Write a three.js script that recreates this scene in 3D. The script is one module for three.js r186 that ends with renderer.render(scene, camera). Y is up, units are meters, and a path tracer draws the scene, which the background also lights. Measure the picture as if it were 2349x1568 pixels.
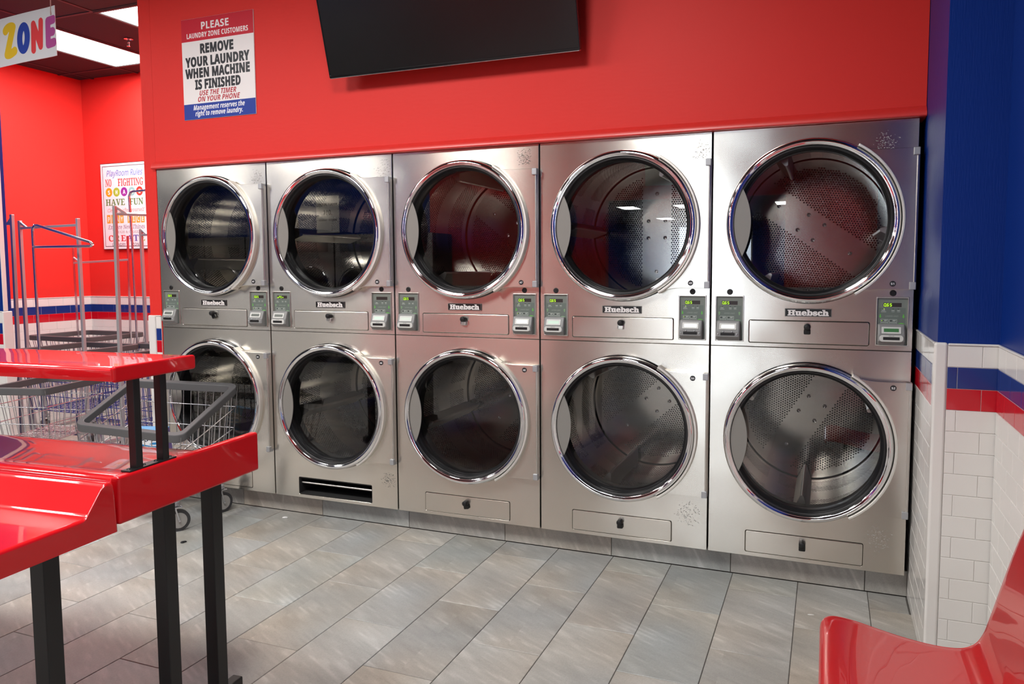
import * as THREE from 'three';
import { RectAreaLightUniformsLib } from 'three/addons/lights/RectAreaLightUniformsLib.js';
import { RoundedBoxGeometry } from 'three/addons/geometries/RoundedBoxGeometry.js';
import { mergeGeometries } from 'three/addons/utils/BufferGeometryUtils.js';

// ---------------------------------------------------------------- camera, sky, exposure
const W = 2349, H = 1568, F = 1732.24;
const scene = new THREE.Scene();
const camera = new THREE.PerspectiveCamera(2 * Math.atan(H / 2 / F) * 180 / Math.PI, W / H, 0.05, 100);
camera.position.set(4.0234, 1.5141, 3.686);
camera.rotation.set(-0.07601, 0.37458, -0.00422, 'YXZ');
camera.setViewOffset(W, H, -42.1, 39.19, W, H);          // the photograph is a crop: its optical axis is off centre
scene.background = new THREE.Color(0.75, 0.87, 1.0);     // overcast daylight, seen only through the far shop window
scene.backgroundIntensity = 12;
const renderer = new THREE.WebGLRenderer({ antialias: true });
renderer.toneMapping = THREE.LinearToneMapping;
renderer.toneMappingExposure = 1.0;
renderer.shadowMap.enabled = true;
RectAreaLightUniformsLib.init();
const LIGHT = 27.5;                                      // radiance of a ceiling panel
const CEIL = 3.45;

// ---------------------------------------------------------------- small tools
let seed = 7;
const rnd = () => { seed = (seed * 1664525 + 1013904223) >>> 0; return seed / 4294967296; };
const V = (x, y, z) => new THREE.Vector3(x, y, z);
const used = {};
const numbered = (n) => { const k = used[n] = (used[n] ?? -1) + 1; return k ? n + '_' + String(k).padStart(3, '0') : n; };
const sh = (m) => { m.castShadow = true; m.receiveShadow = true; return m; };
function mesh(name, geo, mat, parent) { const m = sh(new THREE.Mesh(geo, mat)); m.name = name; parent.add(m); return m; }
function thing(name, label, category, pos = [0, 0, 0], turn = 0, group) {
  const o = new THREE.Group(); o.name = numbered(name); o.position.set(...pos); o.rotation.y = turn;
  o.userData = { label, category }; if (group) o.userData.group = group; scene.add(o); return o;
}
function struct(name, geo, mat) { const m = mesh(name, geo, mat, scene); m.userData.kind = 'structure'; return m; }
function box(x0, x1, y0, y1, z0, z1) { const g = new THREE.BoxGeometry(x1 - x0, y1 - y0, z1 - z0); g.translate((x0 + x1) / 2, (y0 + y1) / 2, (z0 + z1) / 2); return g; }
function rbox(x0, x1, y0, y1, z0, z1, r = 0.004, s = 2) { const g = new RoundedBoxGeometry(x1 - x0, y1 - y0, z1 - z0, s, r); g.translate((x0 + x1) / 2, (y0 + y1) / 2, (z0 + z1) / 2); return g; }
function bar(a, b, r, seg = 6) {                         // a round rod between two points
  const d = new THREE.Vector3().subVectors(b, a), g = new THREE.CylinderGeometry(r, r, d.length(), seg, 1);
  g.applyQuaternion(new THREE.Quaternion().setFromUnitVectors(V(0, 1, 0), d.clone().normalize()));
  g.translate((a.x + b.x) / 2, (a.y + b.y) / 2, (a.z + b.z) / 2); return g;
}
function beam(a, b, w) {                                 // a square tube between two points
  const d = new THREE.Vector3().subVectors(b, a), g = new RoundedBoxGeometry(w, d.length(), w, 2, w * 0.12);
  g.applyQuaternion(new THREE.Quaternion().setFromUnitVectors(V(0, 1, 0), d.clone().normalize()));
  g.translate((a.x + b.x) / 2, (a.y + b.y) / 2, (a.z + b.z) / 2); return g;
}
const merge = (list) => mergeGeometries(list.map((g) => { const n = g.index ? g.toNonIndexed() : g; for (const k of Object.keys(n.attributes)) if (!['position', 'normal', 'uv'].includes(k)) n.deleteAttribute(k); return n; }));
function roundRect(s, x0, x1, y0, y1, r) {
  s.moveTo(x0 + r, y0); s.lineTo(x1 - r, y0); s.absarc(x1 - r, y0 + r, r, -Math.PI / 2, 0); s.lineTo(x1, y1 - r); s.absarc(x1 - r, y1 - r, r, 0, Math.PI / 2);
  s.lineTo(x0 + r, y1); s.absarc(x0 + r, y1 - r, r, Math.PI / 2, Math.PI); s.lineTo(x0, y0 + r); s.absarc(x0 + r, y0 + r, r, Math.PI, 1.5 * Math.PI); return s;
}
function extrude(shape, depth, bevel = 0, seg = 24, bs = 2) {
  const g = new THREE.ExtrudeGeometry(shape, { depth: depth - 2 * bevel, bevelEnabled: bevel > 0, bevelSize: bevel, bevelThickness: bevel, bevelOffset: -bevel, bevelSegments: bs, curveSegments: seg });
  g.translate(0, 0, bevel); return g;
}
function lathe(pts, seg = 96) { const g = new THREE.LatheGeometry(pts.map((p) => new THREE.Vector2(p[0], p[1])), seg); g.rotateX(Math.PI / 2); return g; }

// ---------------------------------------------------------------- textures
function canvas(w, h, draw, srgb = true) {
  const c = document.createElement('canvas'); c.width = w; c.height = h; draw(c.getContext('2d'), w, h);
  const t = new THREE.CanvasTexture(c); if (srgb) t.colorSpace = THREE.SRGBColorSpace; t.anisotropy = 8; t.wrapS = t.wrapT = THREE.RepeatWrapping; return t;
}
function tileNoise(n, cells, s0) {                       // tiling value noise on an n x n grid
  let s = s0; const r = () => { s = (s * 1664525 + 1013904223) >>> 0; return s / 4294967296; };
  const [cx, cy] = cells, g = Array.from({ length: cx * cy }, r), out = new Float32Array(n * n);
  const f = (t) => t * t * (3 - 2 * t);
  for (let y = 0; y < n; y++) for (let x = 0; x < n; x++) {
    const u = x / n * cx, v = y / n * cy, i = Math.floor(u), j = Math.floor(v), a = f(u - i), b = f(v - j), i1 = (i + 1) % cx, j1 = (j + 1) % cy;
    out[y * n + x] = (g[j * cx + i] * (1 - a) + g[j * cx + i1] * a) * (1 - b) + (g[j1 * cx + i] * (1 - a) + g[j1 * cx + i1] * a) * b;
  }
  return out;
}
function dataTex(n, px, srgb) {
  const t = new THREE.DataTexture(px, n, n, THREE.RGBAFormat); if (srgb) t.colorSpace = THREE.SRGBColorSpace;
  t.wrapS = t.wrapT = THREE.RepeatWrapping; t.magFilter = THREE.LinearFilter; t.minFilter = THREE.LinearMipmapLinearFilter; t.generateMipmaps = true; t.anisotropy = 8; t.needsUpdate = true; return t;
}
function stone() {                                       // grey slate-look porcelain: cloudy patches, long slanting veins, specks
  const n = 1024, px = new Uint8Array(n * n * 4), big = tileNoise(n, [5, 3], 1), mid = tileNoise(n, [14, 6], 2), vein = tileNoise(n, [70, 16], 3), vein2 = tileNoise(n, [150, 40], 4), fine = tileNoise(n, [300, 300], 5), warm = tileNoise(n, [4, 4], 6);
  for (let y = 0; y < n; y++) for (let x = 0; x < n; x++) {
    const i = y * n + x, sx = (x + (y >> 1)) % n, j = y * n + sx;
    const streak = Math.max(0, vein[j] - 0.6) * 1.6 * Math.max(0, mid[j] * 1.6 - 0.5), scratch = Math.max(0, vein2[j] - 0.72) * 1.2 * mid[i];
    let l = 0.655 + (big[i] - 0.5) * 0.10 + (mid[j] - 0.5) * 0.06 + (vein[j] - 0.5) * 0.045 + (fine[i] - 0.5) * 0.04 + streak * 0.15 - scratch * 0.12;
    const w = (warm[i] - 0.5) * 0.045;
    px[4 * i] = 255 * Math.min(1, Math.max(0, l + 0.006 + w)); px[4 * i + 1] = 255 * Math.min(1, Math.max(0, l)); px[4 * i + 2] = 255 * Math.min(1, Math.max(0, l - 0.018 - w)); px[4 * i + 3] = 255;
  }
  return dataTex(n, px, true);
}
function ripple(cells, s, lo = 0) {                      // a float height field for the slight buckling of sheet metal
  const n = 256, a = tileNoise(n, cells, s), b = tileNoise(n, [cells[0] * 2, cells[1] * 2], s + 1), px = new Float32Array(n * n * 4);
  for (let i = 0; i < n * n; i++) { const v = a[i] * 0.75 + b[i] * 0.25 + lo; px[4 * i] = px[4 * i + 1] = px[4 * i + 2] = v; px[4 * i + 3] = 1; }
  const t = new THREE.DataTexture(px, n, n, THREE.RGBAFormat, THREE.FloatType); t.wrapS = t.wrapT = THREE.RepeatWrapping; t.magFilter = THREE.LinearFilter; t.minFilter = THREE.LinearFilter; t.needsUpdate = true; return t;
}
const stoneTex = stone();
const buckle = ripple([4, 5], 21); buckle.repeat.set(1 / 1.3, 1 / 1.3);
const orange = ripple([64, 64], 33); orange.repeat.set(1 / 0.5, 1 / 0.5);
const gelwave = ripple([5, 5], 44); gelwave.repeat.set(1 / 0.6, 1 / 0.6);

// ---------------------------------------------------------------- materials
const std = (o) => new THREE.MeshStandardMaterial(o), phy = (o) => new THREE.MeshPhysicalMaterial(o);
const lin = (r, g, b) => new THREE.Color().setRGB(r, g, b);
const M = {
  red: phy({ color: lin(0.74, 0.034, 0.027), roughness: 0.5, specularIntensity: 0.4, bumpMap: orange, bumpScale: 0.0004 }),
  blue: phy({ color: lin(0.002, 0.026, 0.20), roughness: 0.42, specularIntensity: 0.5, bumpMap: orange, bumpScale: 0.0004 }),
  redTrim: phy({ color: lin(0.74, 0.034, 0.027), roughness: 0.4, clearcoat: 0.8, clearcoatRoughness: 0.33 }),
  ceiling: std({ color: lin(0.035, 0.03, 0.03), roughness: 0.9 }),
  grid: std({ color: lin(0.05, 0.042, 0.042), roughness: 0.6 }),
  grout: std({ color: lin(0.72, 0.70, 0.67), roughness: 0.9 }),
  floorGrout: std({ color: lin(0.13, 0.12, 0.11), roughness: 0.95 }),
  tileWhite: std({ color: lin(0.76, 0.74, 0.71), roughness: 0.14 }),
  tileBlue: std({ color: lin(0.012, 0.035, 0.20), roughness: 0.12 }),
  tileRed: std({ color: lin(0.55, 0.006, 0.018), roughness: 0.12 }),
  stone: [[1, 1, 1], [0.94, 0.93, 0.92], [1.06, 1.05, 1.03], [1.02, 0.985, 0.94], [0.97, 1.0, 0.995]].map((c) => std({ map: stoneTex, color: lin(...c), roughness: 0.42, bumpMap: stoneTex, bumpScale: 0.0008 })),
  steel: phy({ color: lin(0.72, 0.68, 0.615), metalness: 1, roughness: 0.25, anisotropy: 0.85, anisotropyRotation: Math.PI / 2, bumpMap: buckle, bumpScale: 0.006 }),
  steelPlain: std({ color: lin(0.66, 0.63, 0.59), metalness: 1, roughness: 0.3 }),
  steelDull: std({ color: lin(0.66, 0.63, 0.59), metalness: 0.8, roughness: 0.55 }),
  steelEdge: std({ color: lin(0.8, 0.78, 0.73), metalness: 0.85, roughness: 0.48 }),
  zinc: std({ color: lin(0.45, 0.46, 0.48), metalness: 0.7, roughness: 0.45 }),
  chrome: std({ color: lin(0.82, 0.82, 0.83), metalness: 1, roughness: 0.06 }),
  tube: std({ color: lin(0.62, 0.62, 0.64), metalness: 1, roughness: 0.22 }),
  rubber: std({ color: lin(0.012, 0.012, 0.013), roughness: 0.35 }),
  blackGloss: std({ color: lin(0.008, 0.008, 0.009), roughness: 0.12 }),
  black: std({ color: lin(0.006, 0.006, 0.0065), roughness: 0.45 }),
  plateGrey: std({ color: lin(0.25, 0.24, 0.22), roughness: 0.5, metalness: 0.2 }),
  panelGrey: std({ color: lin(0.13, 0.14, 0.135), roughness: 0.45 }),
  readerGrey: std({ color: lin(0.24, 0.245, 0.24), roughness: 0.42 }),
  readerWhite: std({ color: lin(0.62, 0.63, 0.6), roughness: 0.4 }),
  cabinet: std({ color: lin(0.03, 0.03, 0.03), roughness: 0.7, metalness: 0.3 }),
  dark: std({ color: lin(0.008, 0.008, 0.008), roughness: 0.8 }),
  glass: phy({ color: lin(0.74, 0.74, 0.74), transmission: 1, thickness: 0, roughness: 0.0, ior: 1.6 }),
  pane: phy({ color: 0xffffff, transmission: 1, thickness: 0, roughness: 0.0, ior: 1.5 }),
  gel: phy({ color: lin(0.62, 0.007, 0.012), roughness: 0.35, specularIntensity: 0.2, clearcoat: 1, clearcoatRoughness: 0.03, bumpMap: gelwave, bumpScale: 0.0012 }),
  gelPlain: phy({ color: lin(0.62, 0.006, 0.012), roughness: 0.35, specularIntensity: 0.2, clearcoat: 0.45, clearcoatRoughness: 0.03 }),
  chair: phy({ color: lin(0.55, 0.008, 0.012), roughness: 0.3, clearcoat: 1, clearcoatRoughness: 0.02 }),
  rim: std({ color: lin(0.085, 0.085, 0.088), roughness: 0.5 }),
  pole: std({ color: lin(0.5, 0.49, 0.5), metalness: 0.55, roughness: 0.38 }),
  wheel: std({ color: lin(0.04, 0.04, 0.042), roughness: 0.5 }),
  hub: std({ color: lin(0.35, 0.34, 0.32), roughness: 0.4 }),
  blueWire: std({ color: lin(0.015, 0.035, 0.22), roughness: 0.35 }),
  paper: std({ color: lin(0.8, 0.8, 0.78), roughness: 0.6 }),
  glow: std({ color: 0xffffff, emissive: lin(1, 0.985, 0.95), emissiveIntensity: 5, roughness: 0.5 }),
};

// ---------------------------------------------------------------- setting: floor, ceiling, walls
const chamferCache = {};
function chamferTile(w, h, d, c) {                       // a slab facing +z with chamfered front edges, front at z = d; uv in metres
  const key = [w, h, d, c].map((v) => v.toFixed(4)).join(); if (chamferCache[key]) return chamferCache[key];
  const x = w / 2, y = h / 2, p = [], uv = [], quad = (a, b, cc, e) => { for (const q of [a, b, cc, a, cc, e]) { p.push(...q); uv.push(q[0], q[1]); } };
  const A = [-x, -y, 0], B = [x, -y, 0], C = [x, y, 0], D = [-x, y, 0], A1 = [-x, -y, d - c], B1 = [x, -y, d - c], C1 = [x, y, d - c], D1 = [-x, y, d - c], a = [-x + c, -y + c, d], b = [x - c, -y + c, d], cc = [x - c, y - c, d], e = [-x + c, y - c, d];
  quad(a, b, cc, e); quad(A1, B1, b, a); quad(B1, C1, cc, b); quad(C1, D1, e, cc); quad(D1, A1, a, e); quad(A, B, B1, A1); quad(B, C, C1, B1); quad(C, D, D1, C1); quad(D, A, A1, D1);
  const g = new THREE.BufferGeometry(); g.setAttribute('position', new THREE.Float32BufferAttribute(p, 3)); g.setAttribute('uv', new THREE.Float32BufferAttribute(uv, 2)); g.computeVertexNormals();
  return chamferCache[key] = g;
}
// floor: slab of grout with 12 x 24 inch tiles lying in it, running towards the dryers in a half bond
const floor = struct('floor', box(-8.4, 4.75, -0.12, -0.004, -2.2, 30.3), M.floorGrout);
{
  const t = 0.30473, L = 0.6064, x0 = 0.5735, g = 0.003, rest = [];
  const variants = [];
  const stoneTile = (w, l, k) => {                       // flat slab, uv shifted so that no two neighbours show the same stone
    const key = 'S' + w.toFixed(3) + l.toFixed(3) + k; if (variants[key]) return variants[key];
    const q = chamferTile(w, l, 0.01, 0.0016).clone(), uv = q.attributes.uv, ou = (k * 0.377) % 1, ov = (k * 0.617) % 1, s = k % 2 ? 1 : -1;
    for (let i = 0; i < uv.count; i++) uv.setXY(i, s * uv.getY(i) / 1.1 + ou, s * uv.getX(i) / 1.1 + ov);
    q.rotateX(-Math.PI / 2); return variants[key] = q;
  };
  for (let c = -30; c < 14; c++) {
    const zs = (c % 2 === 0 ? 0.1194 : 0.4174);
    for (let n = -5; n < 52; n++) {
      let xa = x0 + c * t, xb = xa + t, za = zs + (n - 1) * L, zb = za + L;
      const back = xb > -0.1 ? -0.068 : -2.03; xa = Math.max(xa, -8.2); xb = Math.min(xb, 4.6); za = Math.max(za, back); zb = Math.min(zb, 30);
      if (xb > 4.39 && zb < 0.6) xb = Math.min(xb, 4.392);
      if (xb - xa < 0.03 || zb - za < 0.03) continue;
      const k = Math.floor(rnd() * 6), geo = stoneTile(xb - xa - g, zb - za - g, k), mat = M.stone[Math.floor(rnd() * 5)];
      const near = zb < 3.4 && xa > -3.2 && (xa > -1.7 || za < 0);
      if (near) { const m = mesh('floor_tile', geo, mat, floor); m.position.set((xa + xb) / 2, -0.01 + (rnd() - 0.5) * 0.0006, (za + zb) / 2); }
      else { const q = geo.clone(); q.translate((xa + xb) / 2, -0.01, (za + zb) / 2); rest.push(q); }
    }
  }
  mesh('floor_tile_field', merge(rest), M.stone[0], floor).userData.kind = 'stuff';
}
// ceiling: dark lay-in panels in a tee grid (the lamps take the place of panels)
const ceiling = struct('ceiling', box(-8.4, 4.75, CEIL + 0.06, CEIL + 0.2, -2.2, 30.3), M.ceiling);
const lampSpots = [];                                    // [x, z] of each 2 x 4 ft lamp's centre
const GX = -1.19, GZ = -0.57;                            // a crossing of the grid
const cell = (i, j) => [GX + (i + 0.5) * 0.61, GZ + (j + 0.5) * 1.22 - 1.22];
for (const [i, j] of [[-2, 0], [0, 0]]) lampSpots.push([i, j, 'alcove']);
for (const [i, j] of [[0, 3], [3, 3], [6, 3], [-4, 4]]) lampSpots.push([i, j, 'room']);
for (const [i, j] of [[-7, 6], [-3, 6]]) lampSpots.push([i, j, 'machines']);  // added unseen lamps that brighten the machines across the room
for (const j of [10, 14, 18, 23]) for (const i of [-7, -2, 1, 6]) lampSpots.push([i, j, 'aisle']);
{
  const taken = new Set(lampSpots.map((s) => s[0] + ',' + s[1])), rails = [], panels = [];
  for (let i = -12; i < 10; i++) for (let j = -1; j < 26; j++) {
    if (taken.has(i + ',' + j)) continue;
    const [x, z] = cell(i, j), xa = Math.max(x - 0.305, -8.2), xb = Math.min(x + 0.305, 4.6), za = Math.max(z - 0.61, -2.03), zb = Math.min(z + 0.61, 30);
    if (xb - xa < 0.05 || zb - za < 0.05) continue;
    const q = chamferTile(xb - xa - 0.018, zb - za - 0.018, 0.02, 0.004).clone(); q.rotateX(Math.PI / 2);
    if (j < 4 && i > -5) { const m = mesh('ceiling_panel', q, M.ceiling, ceiling); m.position.set((xa + xb) / 2, CEIL + 0.026, (za + zb) / 2); }
    else { q.translate((xa + xb) / 2, CEIL + 0.026, (za + zb) / 2); panels.push(q); }
  }
  for (let i = -12; i <= 10; i++) { const x = GX + i * 0.61; if (x > -8.2 && x < 4.6) rails.push(box(x - 0.012, x + 0.012, CEIL, CEIL + 0.03, -2.03, 30)); }
  for (let j = -1; j <= 26; j++) { const z = GZ + (j - 1) * 1.22; if (z > -2.03 && z < 30) rails.push(box(-8.2, 4.6, CEIL, CEIL + 0.03, z - 0.012, z + 0.012)); }
  mesh('tee_grid', merge(rails), M.grid, ceiling);
  mesh('ceiling_panel_field', merge(panels), M.ceiling, ceiling).userData.kind = 'stuff';
}

// a tiled wainscot: rows of 3 x 6 inch tiles from `top` down; the second row blue, the third red
function wainscot(parent, origin, u, n, len, { top = 1.226, first = 0, single = 99, from = 0, to = 99, rows = 16 } = {}) {
  const pitch = 0.0785, tl = 0.1555, gap = 0.002, basis = new THREE.Matrix4().makeBasis(u, V(0, 1, 0), n), q = new THREE.Quaternion().setFromRotationMatrix(basis), rest = {};
  const bed = box(0, len, 0, top, 0, 0.004); bed.applyQuaternion(q); bed.translate(origin.x, 0, origin.z); mesh('grout_bed', bed, M.grout, parent);
  for (let r = 0; r < rows; r++) {
    const y1 = top - r * pitch, y0 = Math.max(0.002, y1 - pitch); if (y1 - y0 < 0.02) continue;
    const mat = r === 1 ? M.tileBlue : r === 2 ? M.tileRed : M.tileWhite;
    for (let s = -first - (r % 2 ? tl / 2 : 0) - tl; s < len; s += tl) {
      const a = Math.max(s, 0), b = Math.min(s + tl, len); if (b - a < 0.012) continue;
      const geo = chamferTile(b - a - gap, y1 - y0 - gap, 0.0064, 0.0012), at = V((a + b) / 2, (y0 + y1) / 2, 0).applyQuaternion(q).add(V(origin.x, 0, origin.z));
      if (r < single && b > from && a < to) { const m = mesh('tile', geo, mat, parent); m.quaternion.copy(q); m.position.copy(at); }
      else { const k = r === 1 ? 'b' : r === 2 ? 'r' : 'w', c = geo.clone(); c.applyQuaternion(q); c.translate(at.x, at.y, at.z); (rest[k] ??= [mat, []])[1].push(c); }
    }
  }
  for (const [mat, list] of Object.values(rest)) mesh('tile_field', merge(list), mat, parent).userData.kind = 'stuff';
  const cap = rbox(0, len, top, top + 0.008, 0, 0.01, 0.0035); cap.applyQuaternion(q); cap.translate(origin.x, 0, origin.z); mesh('cap_strip', cap, M.tileWhite, parent);
}
const X1 = V(1, 0, 0), Xm = V(-1, 0, 0), Z1 = V(0, 0, 1), Zm = V(0, 0, -1);

// back wall above the dryers, with a painted wooden trim along its lower edge and the side of the first dryer
const wallBack = struct('wall_back', box(0, 4.4, 2.15, CEIL + 0.06, -0.14, 0), M.red);
{
  const s = new THREE.Shape(); s.moveTo(0, 0); s.lineTo(0.022, 0); s.quadraticCurveTo(0.032, 0.001, 0.032, 0.008); s.bezierCurveTo(0.032, 0.02, 0.024, 0.032, 0.005, 0.047); s.lineTo(0, 0.048); s.closePath();
  const g = new THREE.ExtrudeGeometry(s, { depth: 4.41, bevelEnabled: false, curveSegments: 6 }); g.rotateY(-Math.PI / 2); g.translate(4.4, 2.149, 0); g.scale(1, 1, 1);
  mesh('trim_strip', g, M.redTrim, wallBack);
}
const wallPart = struct('wall_partition', box(-0.1, -0.001, 0, CEIL + 0.06, -2.03, 0), M.red);
wainscot(wallPart, V(-0.048, 0, 0), X1, Z1, 0.044, { top: 1.206, first: 0 });
wainscot(wallPart, V(-0.1, 0, -2.02), Z1, Xm, 1.97, { top: 1.226, single: 0 });
mesh('corner_trim', rbox(-0.112, -0.05, 0, 1.213, -0.05, 0.012, 0.009, 3), M.tileWhite, wallPart);
// alcove behind the carts
const wallAL = struct('wall_alcove_left', box(-3.32, -3.2, 0, CEIL + 0.06, -2.15, 0), M.red);
wainscot(wallAL, V(-3.2, 0, 0), Zm, X1, 2.03, { top: 1.226, single: 7, from: 0.6 });
const wallAB = struct('wall_alcove_back', box(-3.2, -0.1, 0, CEIL + 0.06, -2.15, -2.03), M.red);
wainscot(wallAB, V(-3.2, 0, -2.03), X1, Z1, 3.1, { top: 1.226, first: 0.06, single: 7, to: 1.3 });
const wallLB = struct('wall_back_left', box(-8.2, -1.52, 0, CEIL + 0.06, -0.055, 0), M.blue);
wainscot(wallLB, V(-5.99, 0, 0), X1, Z1, 4.46, { top: 1.206, first: 0.04, from: 4.0 });
mesh('corner_trim', rbox(-1.53, -1.512, 0, 1.213, -0.058, 0.012, 0.007, 3), M.tileWhite, wallLB);
mesh('corner_bead', rbox(-1.524, -1.517, 1.215, CEIL, -0.03, 0.002, 0.002), M.tileWhite, wallLB);
// pillar at the right end of the dryers, and the right wall
const wallP = struct('wall_pillar', box(4.402, 4.75, 0, CEIL + 0.06, -1.3, 0.595), M.blue);
wainscot(wallP, V(4.402, 0, -0.3), Z1, Xm, 0.86, { first: 0.07 });
wainscot(wallP, V(4.436, 0, 0.595), X1, Z1, 0.164, { first: 0.045 });
mesh('corner_trim', rbox(4.391, 4.436, 0, 1.236, 0.558, 0.605, 0.010, 3), M.tileWhite, wallP);
const wallR = struct('wall_right', box(4.6, 4.75, 0, CEIL + 0.06, 0.595, 30), M.blue);
wainscot(wallR, V(4.6, 0, 0.605), Z1, Xm, 3.9, { first: 0.03, to: 1.3 });
// rest of the room, behind the camera: a red wall with a wide opening to the shop floor, machines along it, a shop window far off
const wallL = struct('wall_left', box(-8.4, -8.2, 0, CEIL + 0.06, -0.12, 30), M.blue);
const wallF1 = struct('wall_front_left', box(-8.2, -1.9, 0, CEIL + 0.06, 7, 7.15), M.blue);
const wallF2 = struct('wall_front', merge([box(-1.9, 1.0, 0, CEIL + 0.06, 7, 7.15), box(3.48, 4.6, 0, CEIL + 0.06, 7, 7.15), box(1.0, 3.48, 2.48, CEIL + 0.06, 7, 7.15)]), M.red);
wainscot(wallF2, V(0.995, 0, 7), Xm, Zm, 2.89, { single: 0 });
wainscot(wallF2, V(4.6, 0, 7), Xm, Zm, 1.1, { single: 0 });
const wallFar = struct('wall_far', merge([box(-8.2, -2.2, 0, CEIL + 0.06, 30, 30.15), box(1.0, 4.6, 0, CEIL + 0.06, 30, 30.15), box(-2.2, 1.0, 3.3, CEIL + 0.06, 30, 30.15), box(-2.2, 1.0, 0, 0.1, 30, 30.15)]), M.blue);
const win = struct('window_1', merge([box(-2.2, 1.0, 0.1, 0.16, 30.02, 30.1), box(-2.2, 1.0, 3.24, 3.3, 30.02, 30.1), ...[-2.2, -0.63, 0.94].map((x) => box(x, x + 0.06, 0.1, 3.3, 30.02, 30.1))]), M.zinc);
for (const [a, b] of [[-2.14, -0.63], [-0.57, 0.94]]) mesh('pane', box(a, b, 0.16, 3.24, 30.05, 30.056), M.pane, win);
struct('wall_service', box(-0.001, 4.402, 0, CEIL + 0.06, -1.35, -1.25), M.dark);

// plinth under the dryers, faced with the floor's tile
const plinth = struct('baseboard_back', box(0, 4.398, 0, 0.12, -0.3, -0.078), M.floorGrout);
{
  const xs = [0]; for (let k = -2; k <= 12; k += 2) { const x = 0.5735 + k * 0.30473 - 0.012; if (x > 0.03 && x < 4.38) xs.push(x); } xs.push(4.396);
  for (let i = 0; i + 1 < xs.length; i++) {
    const w = xs[i + 1] - xs[i], g = chamferTile(w - 0.003, 0.118, 0.009, 0.0015).clone(), uv = g.attributes.uv, o = rnd();
    for (let j = 0; j < uv.count; j++) uv.setXY(j, uv.getX(j) / 1.1 + o, uv.getY(j) / 1.1 + o * 3.3);
    const m = mesh('baseboard_tile', g, M.stone[[1, 3, 4][i % 3]], plinth); m.position.set((xs[i] + xs[i + 1]) / 2, 0.061, -0.078);
  }
}

// ---------------------------------------------------------------- lamps
const lampFrame = merge([box(-0.305, -0.28, -0.005, 0.05, -0.61, 0.61), box(0.28, 0.305, -0.005, 0.05, -0.61, 0.61), box(-0.28, 0.28, -0.005, 0.05, -0.61, -0.585), box(-0.28, 0.28, -0.005, 0.05, 0.585, 0.61), box(-0.3, 0.3, 0.045, 0.05, -0.6, 0.6)]);
const lampGlow = box(-0.28, 0.28, 0.004, 0.012, -0.585, 0.585);
lampSpots.forEach(([i, j, zone], k) => {
  const [x, z] = cell(i, j), seen = zone === 'alcove';
  const t = thing('ceiling_light', zone === 'machines' ? 'added unseen ceiling panel that brightens the washing machines across the room' : zone === 'room' ? 'white two by four foot ceiling light panel above the open floor before the dryers' : zone === 'aisle' ? 'white ceiling light panel beyond the wide opening, mirrored in the upper dryer doors' : i === 0 ? 'glowing white ceiling panel cut off by the edge of the red wall above the sign' : 'glowing white ceiling panel nearest the alcove corner, half behind the banner', 'ceiling light', [x, CEIL, z], 0, seen ? 'ceiling lights over the alcove' : zone === 'machines' ? 'added lights brightening the washing machines' : zone === 'room' ? 'ceiling lights before the dryers' : 'ceiling lights beyond the opening');
  mesh('frame', lampFrame, M.grid, t); mesh('diffuser', lampGlow, M.glow, t);
  const l = new THREE.RectAreaLight(new THREE.Color(1, 0.98, 0.95), LIGHT * (zone === 'alcove' ? 0.9 : zone === 'aisle' ? 1.5 : zone === 'machines' ? 0.7 : i < -2 ? 0.8 : 1.2), 0.55, 1.16); l.position.set(0, -0.012, 0); l.rotation.x = -Math.PI / 2; l.castShadow = true; t.add(l);
});

// ---------------------------------------------------------------- dryers
const P = 0.876, CX = 0.443, YU = 1.716, YL = 0.70;
const SEG = { '0': 'abcdef', '6': 'acdefg', '5': 'acdfg', P: 'abefg', E: 'adefg', n: 'ceg', o: 'cdeg' };
function digit(c, ch, x, y, w, h) {                      // a slanted seven-segment figure
  const s = SEG[ch], k = h * 0.1, pt = (u, v) => [x + u * w + (1 - v) * w * 0.18, y + v * h];
  const seg = { a: [[0, 0], [1, 0]], b: [[1, 0], [1, 0.5]], c: [[1, 0.5], [1, 1]], d: [[0, 1], [1, 1]], e: [[0, 0.5], [0, 1]], f: [[0, 0], [0, 0.5]], g: [[0, 0.5], [1, 0.5]] };
  c.lineWidth = k * 1.5; c.lineCap = 'round';
  for (const q of s) { const [p0, p1] = seg[q].map((v) => pt(...v)); const dx = p1[0] - p0[0], dy = p1[1] - p0[1]; c.beginPath(); c.moveTo(p0[0] + dx * 0.12, p0[1] + dy * 0.12); c.lineTo(p1[0] - dx * 0.12, p1[1] - dy * 0.12); c.stroke(); }
}
function readout(c, w, h, text, back) {
  if (back) { c.fillStyle = '#2a2320'; c.fillRect(w * 0.2, h * 0.105, w * 0.59, h * 0.085); c.strokeStyle = '#33292a'; }
  else c.strokeStyle = '#baff1e';
  if (back) { for (let k = 0; k < 6; k++) { c.globalAlpha = 0.8; digit(c, '0', w * (0.22 + k * 0.095), h * 0.12, w * 0.055, h * 0.055); } c.globalAlpha = 1; return; }
  [...text].forEach((ch, k) => digit(c, ch, w * (0.22 + k * 0.095), h * 0.12, w * 0.055, h * 0.055));
  if (text === '065') { c.fillStyle = '#baff1e'; c.beginPath(); c.arc(w * 0.288, h * 0.177, w * 0.012, 0, 7); c.fill(); }
}
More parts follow.
